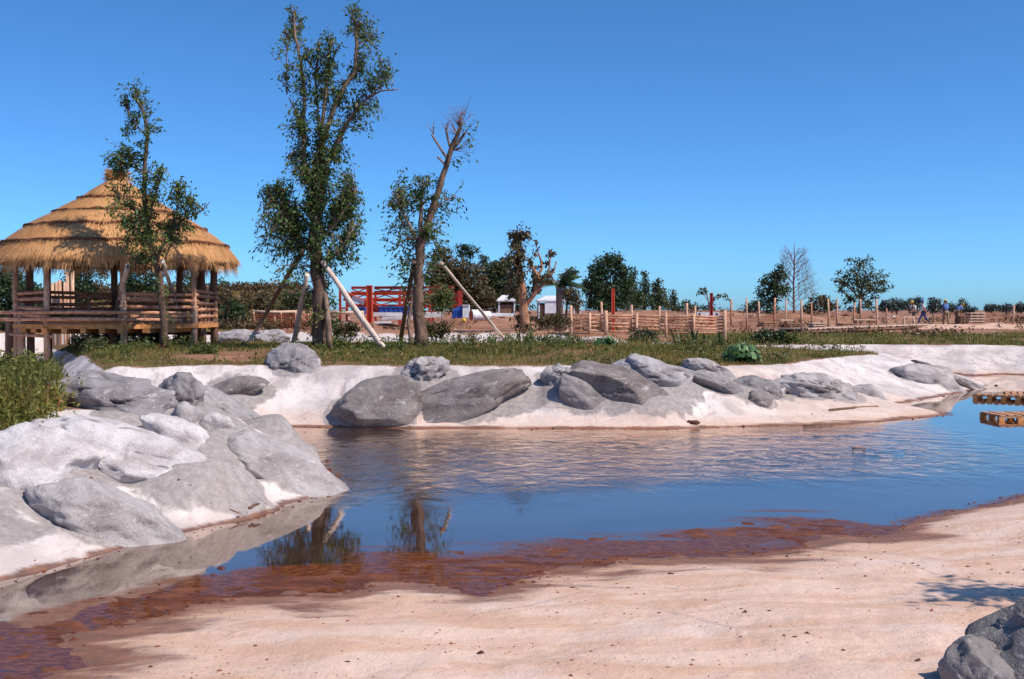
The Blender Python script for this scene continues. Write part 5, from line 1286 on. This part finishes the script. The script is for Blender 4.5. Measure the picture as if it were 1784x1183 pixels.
# blue skip and blue crate with a white end
def skip(u0, u1, v0, v1, Y, label):
    s = Y / FPX; c = PY((u0 + u1) / 2, v1, Y); w_ = (u1 - u0) * s; h = (v1 - v0) * s
    root = tag(empty('blue_skip', c), label, 'skip')
    mb = MB(); T_ = .05
    mb.box((0, -.8, h / 2), (w_, T_, h)); mb.box((0, .8, h / 2), (w_, T_, h)); mb.box((-w_ / 2 + T_ / 2, 0, h / 2), (T_, 1.55 - .004, h)); mb.box((w_ / 2 - T_ / 2, 0, h / 2), (T_, 1.55 - .004, h)); mb.box((0, 0, .03), (w_ - .11, 1.54, .05))
    mb.build('tub', M['blue'], root)
    for k in range(int(w_ / .3)): MB().box((-w_ / 2 + .15 + .3 * k, -.85, h / 2), (.07, .05, h * .96)).build('rib', M['blue'], root)
    MB().box((0, -.85, h - .03), (w_, .09, .07)).build('lip', M['blue'], root)
skip(662, 716, 534, 548, 69, 'blue ribbed skip under the red trusses, right of the red column')
skip(618, 640, 535, 547, 71, 'blue skip under the red trusses, left of the red column')
c = PY(803, 554, 60); s = 60 / FPX
root = tag(empty('blue_crate', c), 'blue box with a slanting top and a white end, right of the thin tree', 'box')
mb = MB(); L_, D_, H1, H2 = 16 * s, .9, 16 * s, 23 * s
mb.v += [(-L_, -D_ / 2, 0), (.1, -D_ / 2, 0), (.1, D_ / 2, 0), (-L_, D_ / 2, 0), (-L_ + .12, -D_ / 2, H1), (.1, -D_ / 2, H2), (.1, D_ / 2, H2), (-L_ + .12, D_ / 2, H1)]
for q in ((0,3,2,1),(4,5,6,7),(0,1,5,4),(1,2,6,5),(2,3,7,6),(3,0,4,7)): mb.f.append(q); mb.sm.append(False)
mb.build('body', M['blue'], root)
mb = MB(); mb.box((.30, -.12, H2 / 2), (.36, D_ + .1, H2)); mb.build('white_end', M['white'], root)
for k in range(3): MB().box((-L_ + .15 + k * .12, -D_ / 2 - .02, H1 * .45), (.04, .03, H1 * .8)).build('rib', M['blue'], root)
for z in (.04, H2 - .04): MB().box((.30, -.12 - D_ / 2 - .07, z), (.38, .04, .06)).build('edge_frame', M['grey'], root)
def drum(u, v, Y, r, L, yaw, label):
    s = Y / FPX; c = PY(u, v, Y)
    root = tag(empty('drum', c, yaw), label, 'drum', 'red and white drums lying by the blue box')
    MB().tube([(-L / 2, 0, r), (-L / 2 + .04, 0, r), (L / 2 - .04, 0, r), (L / 2, 0, r)], [r * .96, r, r, r * .96], 20, False).build('barrel', M['white'], root)
    for x in (-L / 6, L / 6): MB().tube([(x - .03, 0, r), (x, 0, r), (x + .03, 0, r)], [r * 1.0, r * 1.035, r * 1.0], 20, False).build('hoop', M['white'], root)
    for sx in (-1, 1): MB().tube([(sx * (L / 2 - .02), 0, r), (sx * (L / 2 - .015), 0, r)], [r * .955, r * .955], 20).build('end_cap', M['orange'], root)
drum(829, 559, 58, .30, .55, .45, 'red ended white drum lying right beside the blue box')
drum(846, 559, 59, .26, .5, .35, 'smaller white drum lying to the right of the red ended one')
bk = tag(empty('bucket', PY(808, 562, 57)), 'small yellow bucket on the earth below the blue box', 'bucket')
MB().tube([(0, 0, 0), (0, 0, .22), (0, 0, .22), (0, 0, .03)], [.09, .12, .11, .085], 14, True).build('pail', M['yellow'], bk)
MB().tube([(.12 * math.cos(t), 0, .22 + .11 * math.sin(t)) for t in np.linspace(0, math.pi, 9)], .008, 5).build('handle', M['grey'], bk)
def slab(u0, u1, v, Y, th, dp, yaw, mat, label, name='concrete_slab', cat='slab', group=None, lift=0):
    s = Y / FPX; c = PY((u0 + u1) / 2, v, Y)
    mb = MB().box((0, 0, th / 2), ((u1 - u0) * s, dp, th), None, .97, .02)
    o = mb.build(name, mat, None); o.location = c + np.array([0, 0, lift]); o.rotation_euler = (0, random.uniform(-.03, .03), yaw)
    return tag(o, label, cat, group)
SG = 'grey slabs lying on the earth by the steel'
slab(652, 700, 551, 64, .22, 1.2, .05, M['grey'], 'upper grey slab lying right of the red column foot', group=SG)
slab(668, 722, 557, 63, .18, 1.2, -.08, M['grey'], 'lower long grey slab in front of the blue skip', group=SG)
slab(590, 612, 565, 60, .12, .7, .2, M['grey'], 'dark flat slab lying left of the red column foot', group=SG)
slab(652, 682, 563, 60, .10, .5, .1, M['grey'], 'thin grey board on the earth right of the red column foot', group=SG)
slab(740, 772, 553, 64, .3, 1.0, .1, M['grey'], 'pale grey rubble slab behind the thin tree', group=SG)
slab(853, 896, 551, 62, .16, .4, .05, M['white'], 'long white beam lying right of the drums', 'white_beam', 'beam')
# timber handrail behind the trees, mesh panel
def handrail(us, v, vb, Y, label):
    s = Y / FPX; b = on_ground(us[0], Y); root = tag(empty('timber_rail', b), label, 'rail', 'low timber rails behind the tall tree')
    P_ = [PY(u, v, Y) - b for u in us]
    MB().tube([P_[0], (P_[0] + P_[-1]) / 2 + np.array([0, 0, -.03]), P_[-1]], [.07, .075, .065], 8).build('rail', M['board_pale'], root)
    for p in P_: MB().tube([(p[0], .05, zg(p[0] + b[0], Y) - b[2] - .15), (p[0], .05, p[2] + .08)], .06, 7).build('post', M['log_post'], root)
handrail((442, 478, 515), 543, 575, 53, 'pale timber rail above the wire mesh, left of the tallest tree')
handrail((572, 607, 632), 544, 575, 53, 'pale timber rail right behind the tallest tree')
b = on_ground(442, 52.5); root = tag(empty('mesh_panel', b), 'rusty red wire mesh panel fixed below the pale timber rail', 'mesh fence')
mb = MB(); Wm = 95 * 52.5 / FPX; Hm = .75
for k in range(25): mb.tube([(Wm * k / 24, 0, 0), (Wm * k / 24, 0, Hm)], .011, 4, False)
for k in range(8): mb.tube([(0, .012, .05 + Hm * .95 * k / 7.5), (Wm, .012, .05 + Hm * .95 * k / 7.5)], .011, 4, False)
tag(mb.build('wires', M['wire'], root), kind='stuff')
for x in (0, Wm / 2, Wm): MB().tube([(x, .05, -.2), (x, .05, Hm + .1)], .04, 7).build('post', M['log'], root)

# log fence
FY = 46.0; fs = FY / FPX
b0 = on_ground(995, FY)
fence = tag(empty('log_fence', b0), 'rustic fence of stacked horizontal logs between thin posts, beyond the island', 'fence')
def fz(u, v): return PY(u, v, FY) - b0
for u, vt, wp in ((995, 532, 6), (1027, 545, 5), (1056, 541, 7), (1108, 545, 6), (1160, 543, 5), (1208, 546, 5), (1262, 540, 7)):
    p = fz(u, vt); MB().tube([(p[0], -.12, zg(p[0] + b0[0], FY) - b0[2] - .2), (p[0] + random.uniform(-.04, .04), -.12, p[2])], [wp * fs * .5, wp * fs * .45], 8, True, True, .06).build('post', M['log_post'], fence)
for ua, ub, vs_ in ((996, 1056, (549, 555, 562, 569, 577)), (1052, 1108, (549, 554, 563, 569, 577)), (1110, 1162, (551, 556, 561, 568, 575)), (1158, 1262, (552, 557, 562, 567, 573, 580))):
    for v in vs_:
        ja = random.uniform(-8, 4); jb = random.uniform(-4, 8)
        p, q = fz(ua + ja, v + random.uniform(-.8, .8)), fz(ub + jb, v + random.uniform(-.8, .8))
        m_ = (p + q) / 2 + np.array([0, 0, random.uniform(-.03, .03)])
        MB().tube([p, m_, q], [.036, .042, .034], 8, True, True, .08).build('log_rail', M['log'], fence)
# free standing posts
ORD = ['first', 'second', 'third', 'fourth', 'fifth', 'sixth', 'seventh', 'eighth', 'ninth', 'tenth', 'eleventh', 'twelfth', 'thirteenth', 'fourteenth']
def stand_post(u, vt, vb, wpx, mat, label, group, Y=None):
    b = PG(u, vb) if Y is None else on_ground(u, Y); s = b[1] / FPX
    h = PY(u, vt, b[1])[2] - b[2] + .2; r = wpx * s * .42
    o = MB().tube([(0, 0, 0), (random.uniform(-.03, .03), 0, h * .5), (random.uniform(-.05, .05), 0, h)], [r, r * .97, r * .9], 9, True, True, .05).build('wooden_post', mat, None)
    o.location = b - np.array([0, 0, .2])
    return tag(o, label, 'post', group)
PGp = 'upright posts along the boardwalk'
for i, (u, vt, vb, w_) in enumerate(((1274, 521, 567, 4.5), (1301, 519, 575, 4), (1322, 525, 570, 4.5), (1349, 519, 567, 5), (1369, 522, 570, 4), (1396, 522, 573, 5), (1414, 526, 570, 3.5), (1443, 520, 573, 4), (1458, 520, 571, 4), (1488, 527, 572, 4), (1499, 521, 565, 4), (1527, 521, 576, 5))):
    stand_post(u, vt, vb, w_, M['log_post' if i % 3 else 'log'], ORD[i] + ' upright post from the left in the row beside the boardwalk', PGp)
stand_post(1545, 537, 566, 3, M['log'], 'short thin post just right of the post row, below the round olive tree', None)
stand_post(1766, 531, 569, 4, M['log_post'], 'lone tall post near the right picture edge by the far boardwalk', None)
BPp = 'short posts standing behind the log fence'
for i, (u, vt, w_) in enumerate(((1049, 526, 5.5), (1100, 531, 5.5), (1148, 533, 5), (1197, 528, 6), (1210, 533, 5))):
    stand_post(u, vt, 560, w_, M['log_post'], ORD[i] + ' short post from the left standing behind the log fence', BPp, 60)

# pavilions
def pavilion(u0, u1, vr, ve, Y, label, panel=False, flat=.25, vb=545):
    s = Y / FPX; c = on_ground((u0 + u1) / 2, Y); W2 = (u1 - u0) / 2 * s; dz = lambda v: PY(0, v, Y)[2] - c[2]
    root = tag(empty('pavilion', c), label, 'pavilion', 'white roofed pavilions before the dark trees')
    mb = MB(); h0, h1, D2 = dz(ve), dz(vr), 2.5
    for t in (0, .12):
        n0 = len(mb.v)
        mb.v += [(-W2, -D2, h0 - t), (W2, -D2, h0 - t), (W2, D2, h0 - t), (-W2, D2, h0 - t), (-W2 * flat, 0, h1 - t), (W2 * flat, 0, h1 - t)]
        for q in ((0, 1, 5, 4), (1, 2, 5), (2, 3, 4, 5), (3, 0, 4)): mb.f.append(tuple(n0 + i for i in (q if t == 0 else q[::-1]))); mb.sm.append(False)
    for q in ((0, 1, 7, 6), (1, 2, 8, 7), (2, 3, 9, 8), (3, 0, 6, 9)): mb.f.append(q[::-1]); mb.sm.append(False)
    mb.build('roof', M['white'], root)
    for sx in (-1, 1):
        for sy in (-1, 1): MB().box((sx * (W2 - .2), sy * (D2 - .2), (h0 - .06) / 2), (.12, .12, h0 - .08)).build('post', M['white'], root)
    MB().box((0, D2 - .4, (h0 - .2) / 2), (2 * W2 - .5, .1, h0 - .25)).build('shade_backing', M['dark'], root)  # dark sheet added to paint the shade under the roof
    MB().box((0, -D2 + .3, dz(531) / 2), (2 * W2 - .6, .08, dz(531))).build('low_wall', M['log_dark'], root)
    if panel: MB().box((W2 * .10, -D2 + .1, dz(534)), (W2 * 1.1, .08, h0 - dz(534) + .6)).build('wall_panel', M['white'], root)
    return root
pavilion(866, 900, 514, 523, 98, 'low white pavilion roof left of the shaggy tree', flat=.5)
pavilion(934, 984, 515, 523, 92, 'white pavilion with a white wall panel right of the shaggy tree', True, flat=.3)
pavilion(994, 1012, 524, 528, 100, 'small low white roof right of the palm', flat=.4)
# white block with openings
c = on_ground(1232, 84); s = 84 / FPX
c[2] = PY(0, 551, 84)[2]
root = tag(empty('white_block', c), 'low white block with dark square openings behind the short red post', 'block')
MB().box((0, 0, 3.5 * s), (38 * s, .9, 7 * s)).build('body', M['white'], root)
for x in (-15, 15): MB().box((x * s, -.455, 3.7 * s), (3 * s, .03, 4 * s)).build('opening_shade', M['dark'], root)  # dark plates on the solid body paint the shade inside the openings

# boardwalks
def boardwalk(A, B, wid, n, label, th=.07):
    A, B = np.array(A), np.array(B); d = B - A; L = np.linalg.norm(d); ang = math.atan2(d[1], d[0])
    root = tag(empty('boardwalk', A, ang), label, 'boardwalk', 'low boardwalks on the building site')
    for k in range(n):
        MB().box((L * (k + .5) / n, 0, random.uniform(-.008, .008) + (d[2]) * (k + .5) / n), (L / n * .93, wid + random.uniform(-.1, .1), th)).build('board', M['board_pale'], root)
    for y in (-wid / 2 + .1, wid / 2 - .1):
        MB().beam((0, y, -.13), (L, y, -.13 + d[2]), .12, .18).build('bearer', M['log_dark'], root)
    for k in range(0, n, 6):
        x = L * (k + .5) / n; gp = A + d * (k + .5) / n
        for y in (-wid / 2 + .1, wid / 2 - .1): MB().box((x, y, (d[2] * (k + .5) / n) - .45), (.12, .10, .46)).build('leg', M['log_dark'], root)
boardwalk(PY(1376, 573, 66), PY(1600, 565.0, 77), 1.6, 60, 'long low boardwalk of pale boards running behind the post row')
boardwalk(PY(1742, 566, 78), PY(1850, 566.5, 80), 1.8, 22, 'short raised boardwalk at the right picture edge')
# timber stacks
def timber_stack(u0, u1, v0, v1, Y, layers, label, mat, yaw=0.0, gap=True, dp=1.1):
    s = Y / FPX; c = PY((u0 + u1) / 2, v1, Y); w_ = (u1 - u0) * s; h = (v1 - v0) * s / layers
    root = tag(empty('timber_stack', c, yaw), label, 'timber stack', 'stacks of timber on the building site')
    for k in range(layers):
        for j in range(3): MB().box((random.uniform(-.05, .05), (j - 1) * dp / 3, h * (k + .66)), (w_ * random.uniform(.94, 1.0), dp / 3 * .9, h * .5)).build('board', mat, root)
        if gap:
            for x in (-.38, 0, .38): MB().box((x * w_, 0, h * (k + .2)), (.12, dp * .95, h * .40)).build('spacer', M['log_dark'], root)
    return root
timber_stack(1684, 1711, 544, 563, 81, 4, 'neat pile of pale pallets right of the bending worker', M['board_pale'])
timber_stack(1668, 1684, 550, 563, 80, 4, 'dark timber pile between the bending worker and the pale pallets', M['log_dark'])
timber_stack(1412, 1434, 562, 573, 68, 3, 'short white ended plank stack beside the boardwalk posts', M['board_pale'], .05)
timber_stack(1462, 1484, 563, 568, 74, 2, 'loose low plank pile left of the trestle table', M['plank'], .12)
timber_stack(1326, 1352, 561, 567, 70, 2, 'low plank pile among the third and fourth posts', M['plank'], .1)
timber_stack(1372, 1394, 563, 569, 72, 2, 'scattered plank pile left of the white ended stack', M['plank'], -.15)
timber_stack(1355, 1378, 556, 561, 80, 1, 'few boards lying on the earth heap below the leafless tree', M['board_pale'], .1, False)
# trestle table
s = 74 / FPX; c = on_ground(1504, 74); h = PY(0, 557, 74)[2] - c[2]; w_ = 36 * s
root = tag(empty('trestle_table', c), 'pale trestle table under the round olive tree', 'table')
MB().box((0, 0, h), (w_, .7, .08)).build('table_top', M['board_pale'], root)
for sx in (-1, 1):
    for sy in (-1, 1): MB().beam((sx * w_ * .42, sy * .3, 0), (sx * w_ * .38, sy * .2, h - .045), .08, .08).build('leg', M['plank'], root)
# saw horse left of the first worker
c = on_ground(1583, 79); root = tag(empty('saw_horse', c), 'small pale saw horse left of the first worker', 'saw horse')
MB().beam((-.45, 0, .6), (.45, 0, .6), .1, .1).build('beam', M['board_pale'], root)
for sx in (-1, 1):
    for sy in (-1, 1): MB().beam((sx * .38, sy * .25, 0), (sx * .32, sy * .03, .55), .06, .06).build('leg', M['board_pale'], root)

# pallets lying in the water
def pallet(c, yaw, L, W_, label, tiltx=0.0, n=9):
    root = tag(empty('pallet', c, yaw), label, 'pallet', 'wooden pallets lying in the pond')
    root.rotation_euler = (tiltx, 0, yaw)
    for k in range(n): MB().box((-L / 2 + L * (k + .5) / n, 0, .17 + random.uniform(-.006, .006)), (L / n * .72, W_, .035)).build('deck_board', M['plank'], root)
    for y in (-W_ / 2 + .05, 0, W_ / 2 - .05):
        stg = MB().box((0, y, .137), (L, .09, .03)).build('stringer', M['plank'], root)
        for x in np.linspace(-L / 2 + .07, L / 2 - .07, 5): MB().box((x, y, .071), (.13, .09, .10)).build('block', M['orange_wood'], stg)
        MB().box((0, y, .005), (L, .09, .03)).build('skid', M['plank'], root)
pallet(PZ(1793, 730, 0.0) - np.array([0, 0, .05]), R(4), 1.9, .9, 'nearer pallet in the water at the right edge with open sides', 0, 10)
pallet(PZ(1752, 695, 0.0) - np.array([0, 0, .06]), R(-32), 1.6, .9, 'farther pallet lying askew in the water at the right edge', R(-2), 9)
pallet(PZ(1800, 694, 0.0) - np.array([0, 0, .04]), R(-20), 1.5, 1.0, 'pallet behind the askew one, mostly outside the right edge', R(2), 9)

# ================================================================== WORKERS
M['skin'] = m_simple('skin', (0.22, 0.10, 0.065), (0.27, 0.13, 0.085), 4, .6); M['cloth_white'] = m_simple('white_cloth', (0.60, 0.56, 0.52), (0.70, 0.66, 0.62), 6, .9); M['cloth_blue'] = m_simple('blue_cloth', (0.07, 0.14, 0.36), (0.10, 0.20, 0.45), 6, .9)
M['denim'] = m_simple('denim', (0.04, 0.06, 0.16), (0.07, 0.09, 0.22), 6, .9); M['khaki'] = m_simple('khaki_cloth', (0.22, 0.15, 0.10), (0.30, 0.21, 0.14), 6, .9); M['boot'] = m_simple('boot', (.03, .02, .018), (.06, .04, .03), 5, .7); M['hair'] = m_simple('hair', (.015, .01, .008), (.03, .02, .015), 9, .6)
M['helmet_blue'] = m_paint('blue_cap', (.05, .12, .45), .4)
def skin_mesh(name, J, E, RAD, mat, parent, root=0, sub=1):
    me = bpy.data.meshes.new(name); me.from_pydata([tuple(p) for p in J], E, []); me.update()
    o = bpy.data.objects.new(name, me); COL.objects.link(o)
    md = o.modifiers.new('Skin', 'SKIN'); md.use_smooth_shade = True
    if not me.skin_vertices: me.skin_vertices.new()
    for i, r in enumerate(RAD):
        me.skin_vertices[0].data[i].radius = (r, r) if not isinstance(r, tuple) else r
    me.skin_vertices[0].data[root].use_root = True
    sb = o.modifiers.new('Sub', 'SUBSURF'); sb.levels = sub; sb.render_levels = sub
    dg = bpy.context.evaluated_depsgraph_get(); dg.update()
    m2 = bpy.data.meshes.new_from_object(o.evaluated_get(dg)); m2.name = name
    o.modifiers.clear(); o.data = m2; m2.materials.clear(); m2.materials.append(mat)
    m2.polygons.foreach_set('use_smooth', np.ones(len(m2.polygons), bool))
    o.parent = parent
    return o
def worker(u, Y, yaw, label, shirt, trousers, hat, lean=0.0, stride=.25, arm=(-.3, .3), elbow=.5, headpitch=0.0):
    b = on_ground(u, Y); root = tag(empty('person', b, yaw), label, 'person', 'workers on the building site')
    # local: +Y is the way the person faces
    hip = Vector((0, 0, .92)); up = Vector((0, math.sin(lean), math.cos(lean))); fw = Vector((0, math.cos(lean), -math.sin(lean)))
    chest = hip + up * .36; neck = hip + up * .54; hd = neck + (up * math.cos(headpitch) + fw * math.sin(headpitch)) * .17
    J = [hip, hip + up * .18, chest, neck, neck + up * .07, hd]; RAD = [(.15, .11), (.14, .10), (.17, .11), (.07, .07), .055, (.085, .10)]; E = [(0, 1), (1, 2), (2, 3), (3, 4), (4, 5)]
    J.append(hd + (up * math.cos(headpitch) + fw * math.sin(headpitch)) * .09); RAD.append((.07, .085)); E.append((5, 6))
    legs = []; arms = []
    for sx, st in ((-1, stride), (1, -stride)):
        h = hip + Vector((sx * .10, 0, -.04)); kn = Vector((sx * .11, st * .55 + .05, .49)); an = Vector((sx * .11, st - (.06 if st < 0 else 0), .09)); toe = an + Vector((0, .16, -.045))
        i = len(J); J += [h, kn, an, toe]; RAD += [.095, .065, .045, .04]; E += [(0, i), (i, i + 1), (i + 1, i + 2), (i + 2, i + 3)]; legs.append((h, kn, an, toe))
    for sx, av in ((-1, arm[0]), (1, arm[1])):
        sh = chest + up * .11 + Vector((sx * .19, 0, 0)); d1 = (-up * math.cos(av) + fw * math.sin(av) + Vector((sx * .18, 0, 0))).normalized()
        el = sh + d1 * .29; d2 = (-up * math.cos(av + elbow) + fw * math.sin(av + elbow)).normalized(); wr = el + d2 * .25; hn = wr + d2 * .09
        i = len(J); J += [sh, el, wr, hn]; RAD += [.06, .045, .034, .042]; E += [(2, i), (i, i + 1), (i + 1, i + 2), (i + 2, i + 3)]; arms.append((sh, el, wr, d2))
    skin_mesh('body', J, E, RAD, M['skin'], root)
    for (sh, el, wr, d2), sx in zip(arms, (-1, 1)):       # fingers
        for k in range(4): MB().tube([wr + d2 * .09 + Vector((.018 * (k - 1.5), 0, 0)), wr + d2 * (.135 + .008 * (k in (1, 2))) + fw * .015 + Vector((.018 * (k - 1.5), 0, 0))], [.009, .007], 5).build('finger', M['skin'], root)
        MB().tube([wr + d2 * .04 + Vector((-sx * .03, .01, 0)), wr + d2 * .09 + Vector((-sx * .055, .03, 0))], [.011, .008], 5).build('thumb', M['skin'], root)
    # clothes
    Js = [hip + up * .02, hip + up * .18, chest, chest + up * .12]; Rs = [(.175, .135), (.165, .125), (.195, .135), (.13, .10)]; Es = [(0, 1), (1, 2), (2, 3)]
    for sh, el, wr, d2 in arms: i = len(Js); Js += [sh, sh + (el - sh) * .85]; Rs += [.08, .065]; Es += [(2, i), (i, i + 1)]
    skin_mesh('shirt', Js, Es, Rs, M[shirt], root)
    Jt = [hip + up * .04]; Rt = [(.17, .135)]; Et = []
    for h, kn, an, toe in legs: i = len(Jt); Jt += [h, kn, an + Vector((0, 0, .03))]; Rt += [.115, .088, .072]; Et += [(0, i), (i, i + 1), (i + 1, i + 2)]
    skin_mesh('trousers', Jt, Et, Rt, M[trousers], root)
    for h, kn, an, toe in legs: skin_mesh('boot', [an + Vector((0, 0, .02)), an + Vector((0, .02, -.04)), toe], [(0, 1), (1, 2)], [.06, .058, .05], M['boot'], root, 0, 1)
    hu = (up * math.cos(headpitch) + fw * math.sin(headpitch)); hf = (fw * math.cos(headpitch) - up * math.sin(headpitch))
    top = hd + hu * .10
    hm = MB().tube([top - hu * .03, top + hu * .01, top + hu * .05, top + hu * .08, top + hu * .095], [.135, .13, .11, .065, .015], 14); hat_o = hm.build('helmet', M[hat], root)
    MB().box(top - hu * .025 + hf * .13, (.15, .09, .018), hf.to_track_quat('Y', 'Z').to_matrix()).build('helmet_brim', M[hat], hat_o)
    face = hd + hf * .095
    MB().tube([face + hu * .02, face - hu * .015 + hf * .022], [.010, .018], 6).build('nose', M['skin'], root)
    for sx in (-1, 1):
        MB().tube([face + hu * .035 + Vector((sx * .035, 0, 0)) - hf * .012, face + hu * .035 + Vector((sx * .035, 0, 0)) + hf * .002], [.012, .010], 7).build('eye', M['boot'], root)
        MB().tube([hd + hu * .035 + Vector((sx * .083, 0, 0)), hd - hu * .025 + Vector((sx * .086, 0, 0))], [.016, .010], 6).build('ear', M['skin'], root)
    MB().box(face - hu * .05 - hf * .004, (.05, .012, .012), hf.to_track_quat('Y', 'Z').to_matrix()).build('mouth', M['boot'], root)
    MB().tube([hd + hu * .09 - hf * .02, hd + hu * .0 - hf * .05], [.098, .075], 10).build('hair', M['hair'], root)
    return root
worker(1593, 80.0, R(115), 'person in a pale shirt and yellow helmet standing left of the walking one', 'cloth_white', 'khaki', 'yellow', .28, .16, (.5, .8), .9, .2)
worker(1609, 79.0, R(80), 'person in a pale shirt, blue cap and dark blue trousers striding left', 'cloth_white', 'denim', 'helmet_blue', .12, .38, (-.4, .5), .4, .05)
worker(1648, 80.0, R(10), 'person in a blue shirt and yellow helmet seen from behind, hands before the waist', 'cloth_blue', 'khaki', 'yellow', .10, .14, (.25, .35), 1.3, .1)
worker(1667, 80.5, R(-60), 'person in a blue shirt and yellow helmet bending over the dark timber pile', 'cloth_blue', 'khaki', 'yellow', .85, .14, (.2, .3), .35, .25)

# ================================================================== LITTER
M['litter'] = m_leaf('litter', (0.07, 0.022, 0.012), (0.24, 0.075, 0.032), (0.32, 0.16, 0.08), 0.0)
rg = np.random.default_rng(555)
def lumps(P, sz, rg, tint):
    n = len(P)
    ang = rg.uniform(0, 2 * np.pi, n)
    dirs = np.array([[1, 0, 0], [.3, .8, 0], [-.9, .4, 0], [-.4, -.9, 0], [.5, -.7, 0], [0, 0, .7]], float)
    V = np.repeat(dirs[None], n, 0) * rg.uniform(.6, 1.3, (n, 6, 1))
    c, s_ = np.cos(ang)[:, None], np.sin(ang)[:, None]
    X = V[..., 0] * c - V[..., 1] * s_; Y = (V[..., 0] * s_ + V[..., 1] * c) * .6
    V = np.stack([X, Y, V[..., 2] * rg.uniform(.3, 1, (n, 1))], -1) * sz[:, None, None] + P[:, None, :]
    k = np.arange(n)[:, None] * 6
    F = np.concatenate([k + np.array([[i, (i + 1) % 5, 5]]) for i in range(5)])
    return V.reshape(-1, 3), F, np.repeat(tint, 6)
def keep_s(x, y, at, d, rg):
    q = sstep(-.15, .45, fbm(x * .8, y * 1.2, 0, 66, 3))
    return (at['sand'] > .5) & (d > .02) & (rg.random(len(x)) < .12 + .88 * q)
P = scatter(9000, (-6, 9), (5.2, 15), keep_s, rg); n = len(P)
V1 = lumps(P, np.clip(rg.lognormal(-4.75, .55, n), .003, .035), rg, rg.random(n))
def keep_e(x, y, at, d, rg): return (np.abs(d) < .35) & (rg.random(len(x)) < sstep(.35, .0, np.abs(d))) & (at['mud'] > .05)
P = scatter(60000, (-8, 14), (8, 34), keep_e, rg); n = len(P)
P[:, 2] = np.maximum(P[:, 2], 0.0)
V2 = lumps(P, np.clip(rg.lognormal(-4.3, .6, n), .005, .05), rg, rg.random(n) * .5)
def keep_l2(x, y, at, d, rg): return (at['lining'] > .6) & (d > .1) & (at['sand'] < .6)
P = scatter(2600, (-9, 16), (9, 36), keep_l2, rg); n = len(P)
V3 = lumps(P, np.clip(rg.lognormal(-4.4, .5, n), .004, .04), rg, rg.random(n) * .6)
V, F, T = cat_np([V1, V2, V3])
tag(np_mesh('leaf_litter', V, F, M['litter'], None, False, dict(tint=T)), 'dead leaves and grit strewn over the sand and along the waterline', 'litter', kind='stuff')
def lump_thing(u, v, ru, name, label, cat, seed, flat=.5, mat='mudclod', z=None):
    p = PZ(u, v, 0.0) if z is None else PG(u, v)
    s = p[1] / FPX
    Vv, F_, cr = rock_mesh(ru * s, ru * s * .8, ru * s * flat, seed, 6, .25, 0, 2)
    o = np_mesh(name, Vv, F_, M[mat], None, True); o.location = p
    return tag(o, label, cat)
M['mudclod'] = m_simple('mud_clod', (0.07, 0.022, 0.016), (0.13, 0.045, 0.03), 9, .6)
lump_thing(386, 990, 8, 'mud_clod', 'dark mud clod in the shallow water left of the reflected trunk', 'clod', 1)
lump_thing(372, 1001, 5, 'mud_clod', 'smaller mud clod beside the dark one in the shallow water', 'clod', 2)
lump_thing(772, 922, 7, 'mud_clod', 'brown clod in the water right of the second reflected trunk', 'clod', 3)
lump_thing(1206, 736, 15, 'leaf_heap', 'rusty heap of dead leaves on the sand at the far waterline', 'leaves', 4, .35, 'mudclod', 1)
lump_thing(1170, 1001, 7, 'mud_clod', 'small rust coloured clod lying on the pale sand', 'clod', 5, .5, 'mudclod', 1)
lump_thing(630, 742, 20, 'mud_clod', 'wet black stone at the waterline under the broad dark boulder', 'stone', 6, .3)
lump_thing(1735, 672, 4, 'mud_clod', 'tiny dark stone at the very tip of the island', 'stone', 7, .6)
def stick(a, b_, r, label, z=0.02):
    a, b_ = PG(*a), PG(*b_)
    a[2] = max(a[2], 0) + z; b_[2] = max(b_[2], 0) + z
    o = MB().tube([a, (a + b_) / 2 + np.array([0, 0, .015]), b_], [r, r * .9, r * .6], 6).build('stick', M['log_dark'], None)
    return tag(o, label, 'stick', 'sticks washed up along the shore')
stick((398, 890), (428, 908), .012, 'thin reddish stick lying across the waterline of the left bank')
stick((434, 888), (452, 880), .016, 'dark short stick on the left bank just above the waterline')
stick((1484, 811), (1508, 811), .02, 'dark stick floating in the open water below the ruffled patch')
stick((1400, 744), (1450, 741), .02, 'long reddish stick at the edge of the sand spit')
stick((1445, 716), (1530, 709), .03, 'rusty branch lying along the sand spit near the wedge boulder')

# rubble over the building ground
def keep_r(x, y, at, d, rg): return (at['lining'] < .3) & (at['grass'] < .35) & (rg.random(len(x)) < .12 + .88 * sstep(.0, .4, fbm(x * .15, y * .2, 0, 68, 3)))
P = scatter(5200, (-12, 44), (50, 98), keep_r, rg); n = len(P)
V, F, T = lumps(P, np.clip(rg.lognormal(-2.5, .6, n), .03, .40), rg, rg.random(n))
M['rubble'] = m_leaf('rubble', (0.13, 0.05, 0.03), (0.40, 0.24, 0.17), (0.60, 0.50, 0.46), 0.0)
tag(np_mesh('rubble', V, F, M['rubble'], None, False, dict(tint=T)), 'lumps of earth and rubble scattered over the building ground', 'rubble', kind='stuff')
def keep_t(x, y, at, d, rg): return (at['lining'] < .3) & (rg.random(len(x)) < sstep(.05, .5, fbm(x * .2, y * .2, 0, 69, 3)))
weeds(5000, (-10, 44), (54, 100), keep_t, rg, .35, .22, M['leaf_rust'], 'site_weeds', 'dry tufts of weeds scattered over the building ground', 8)
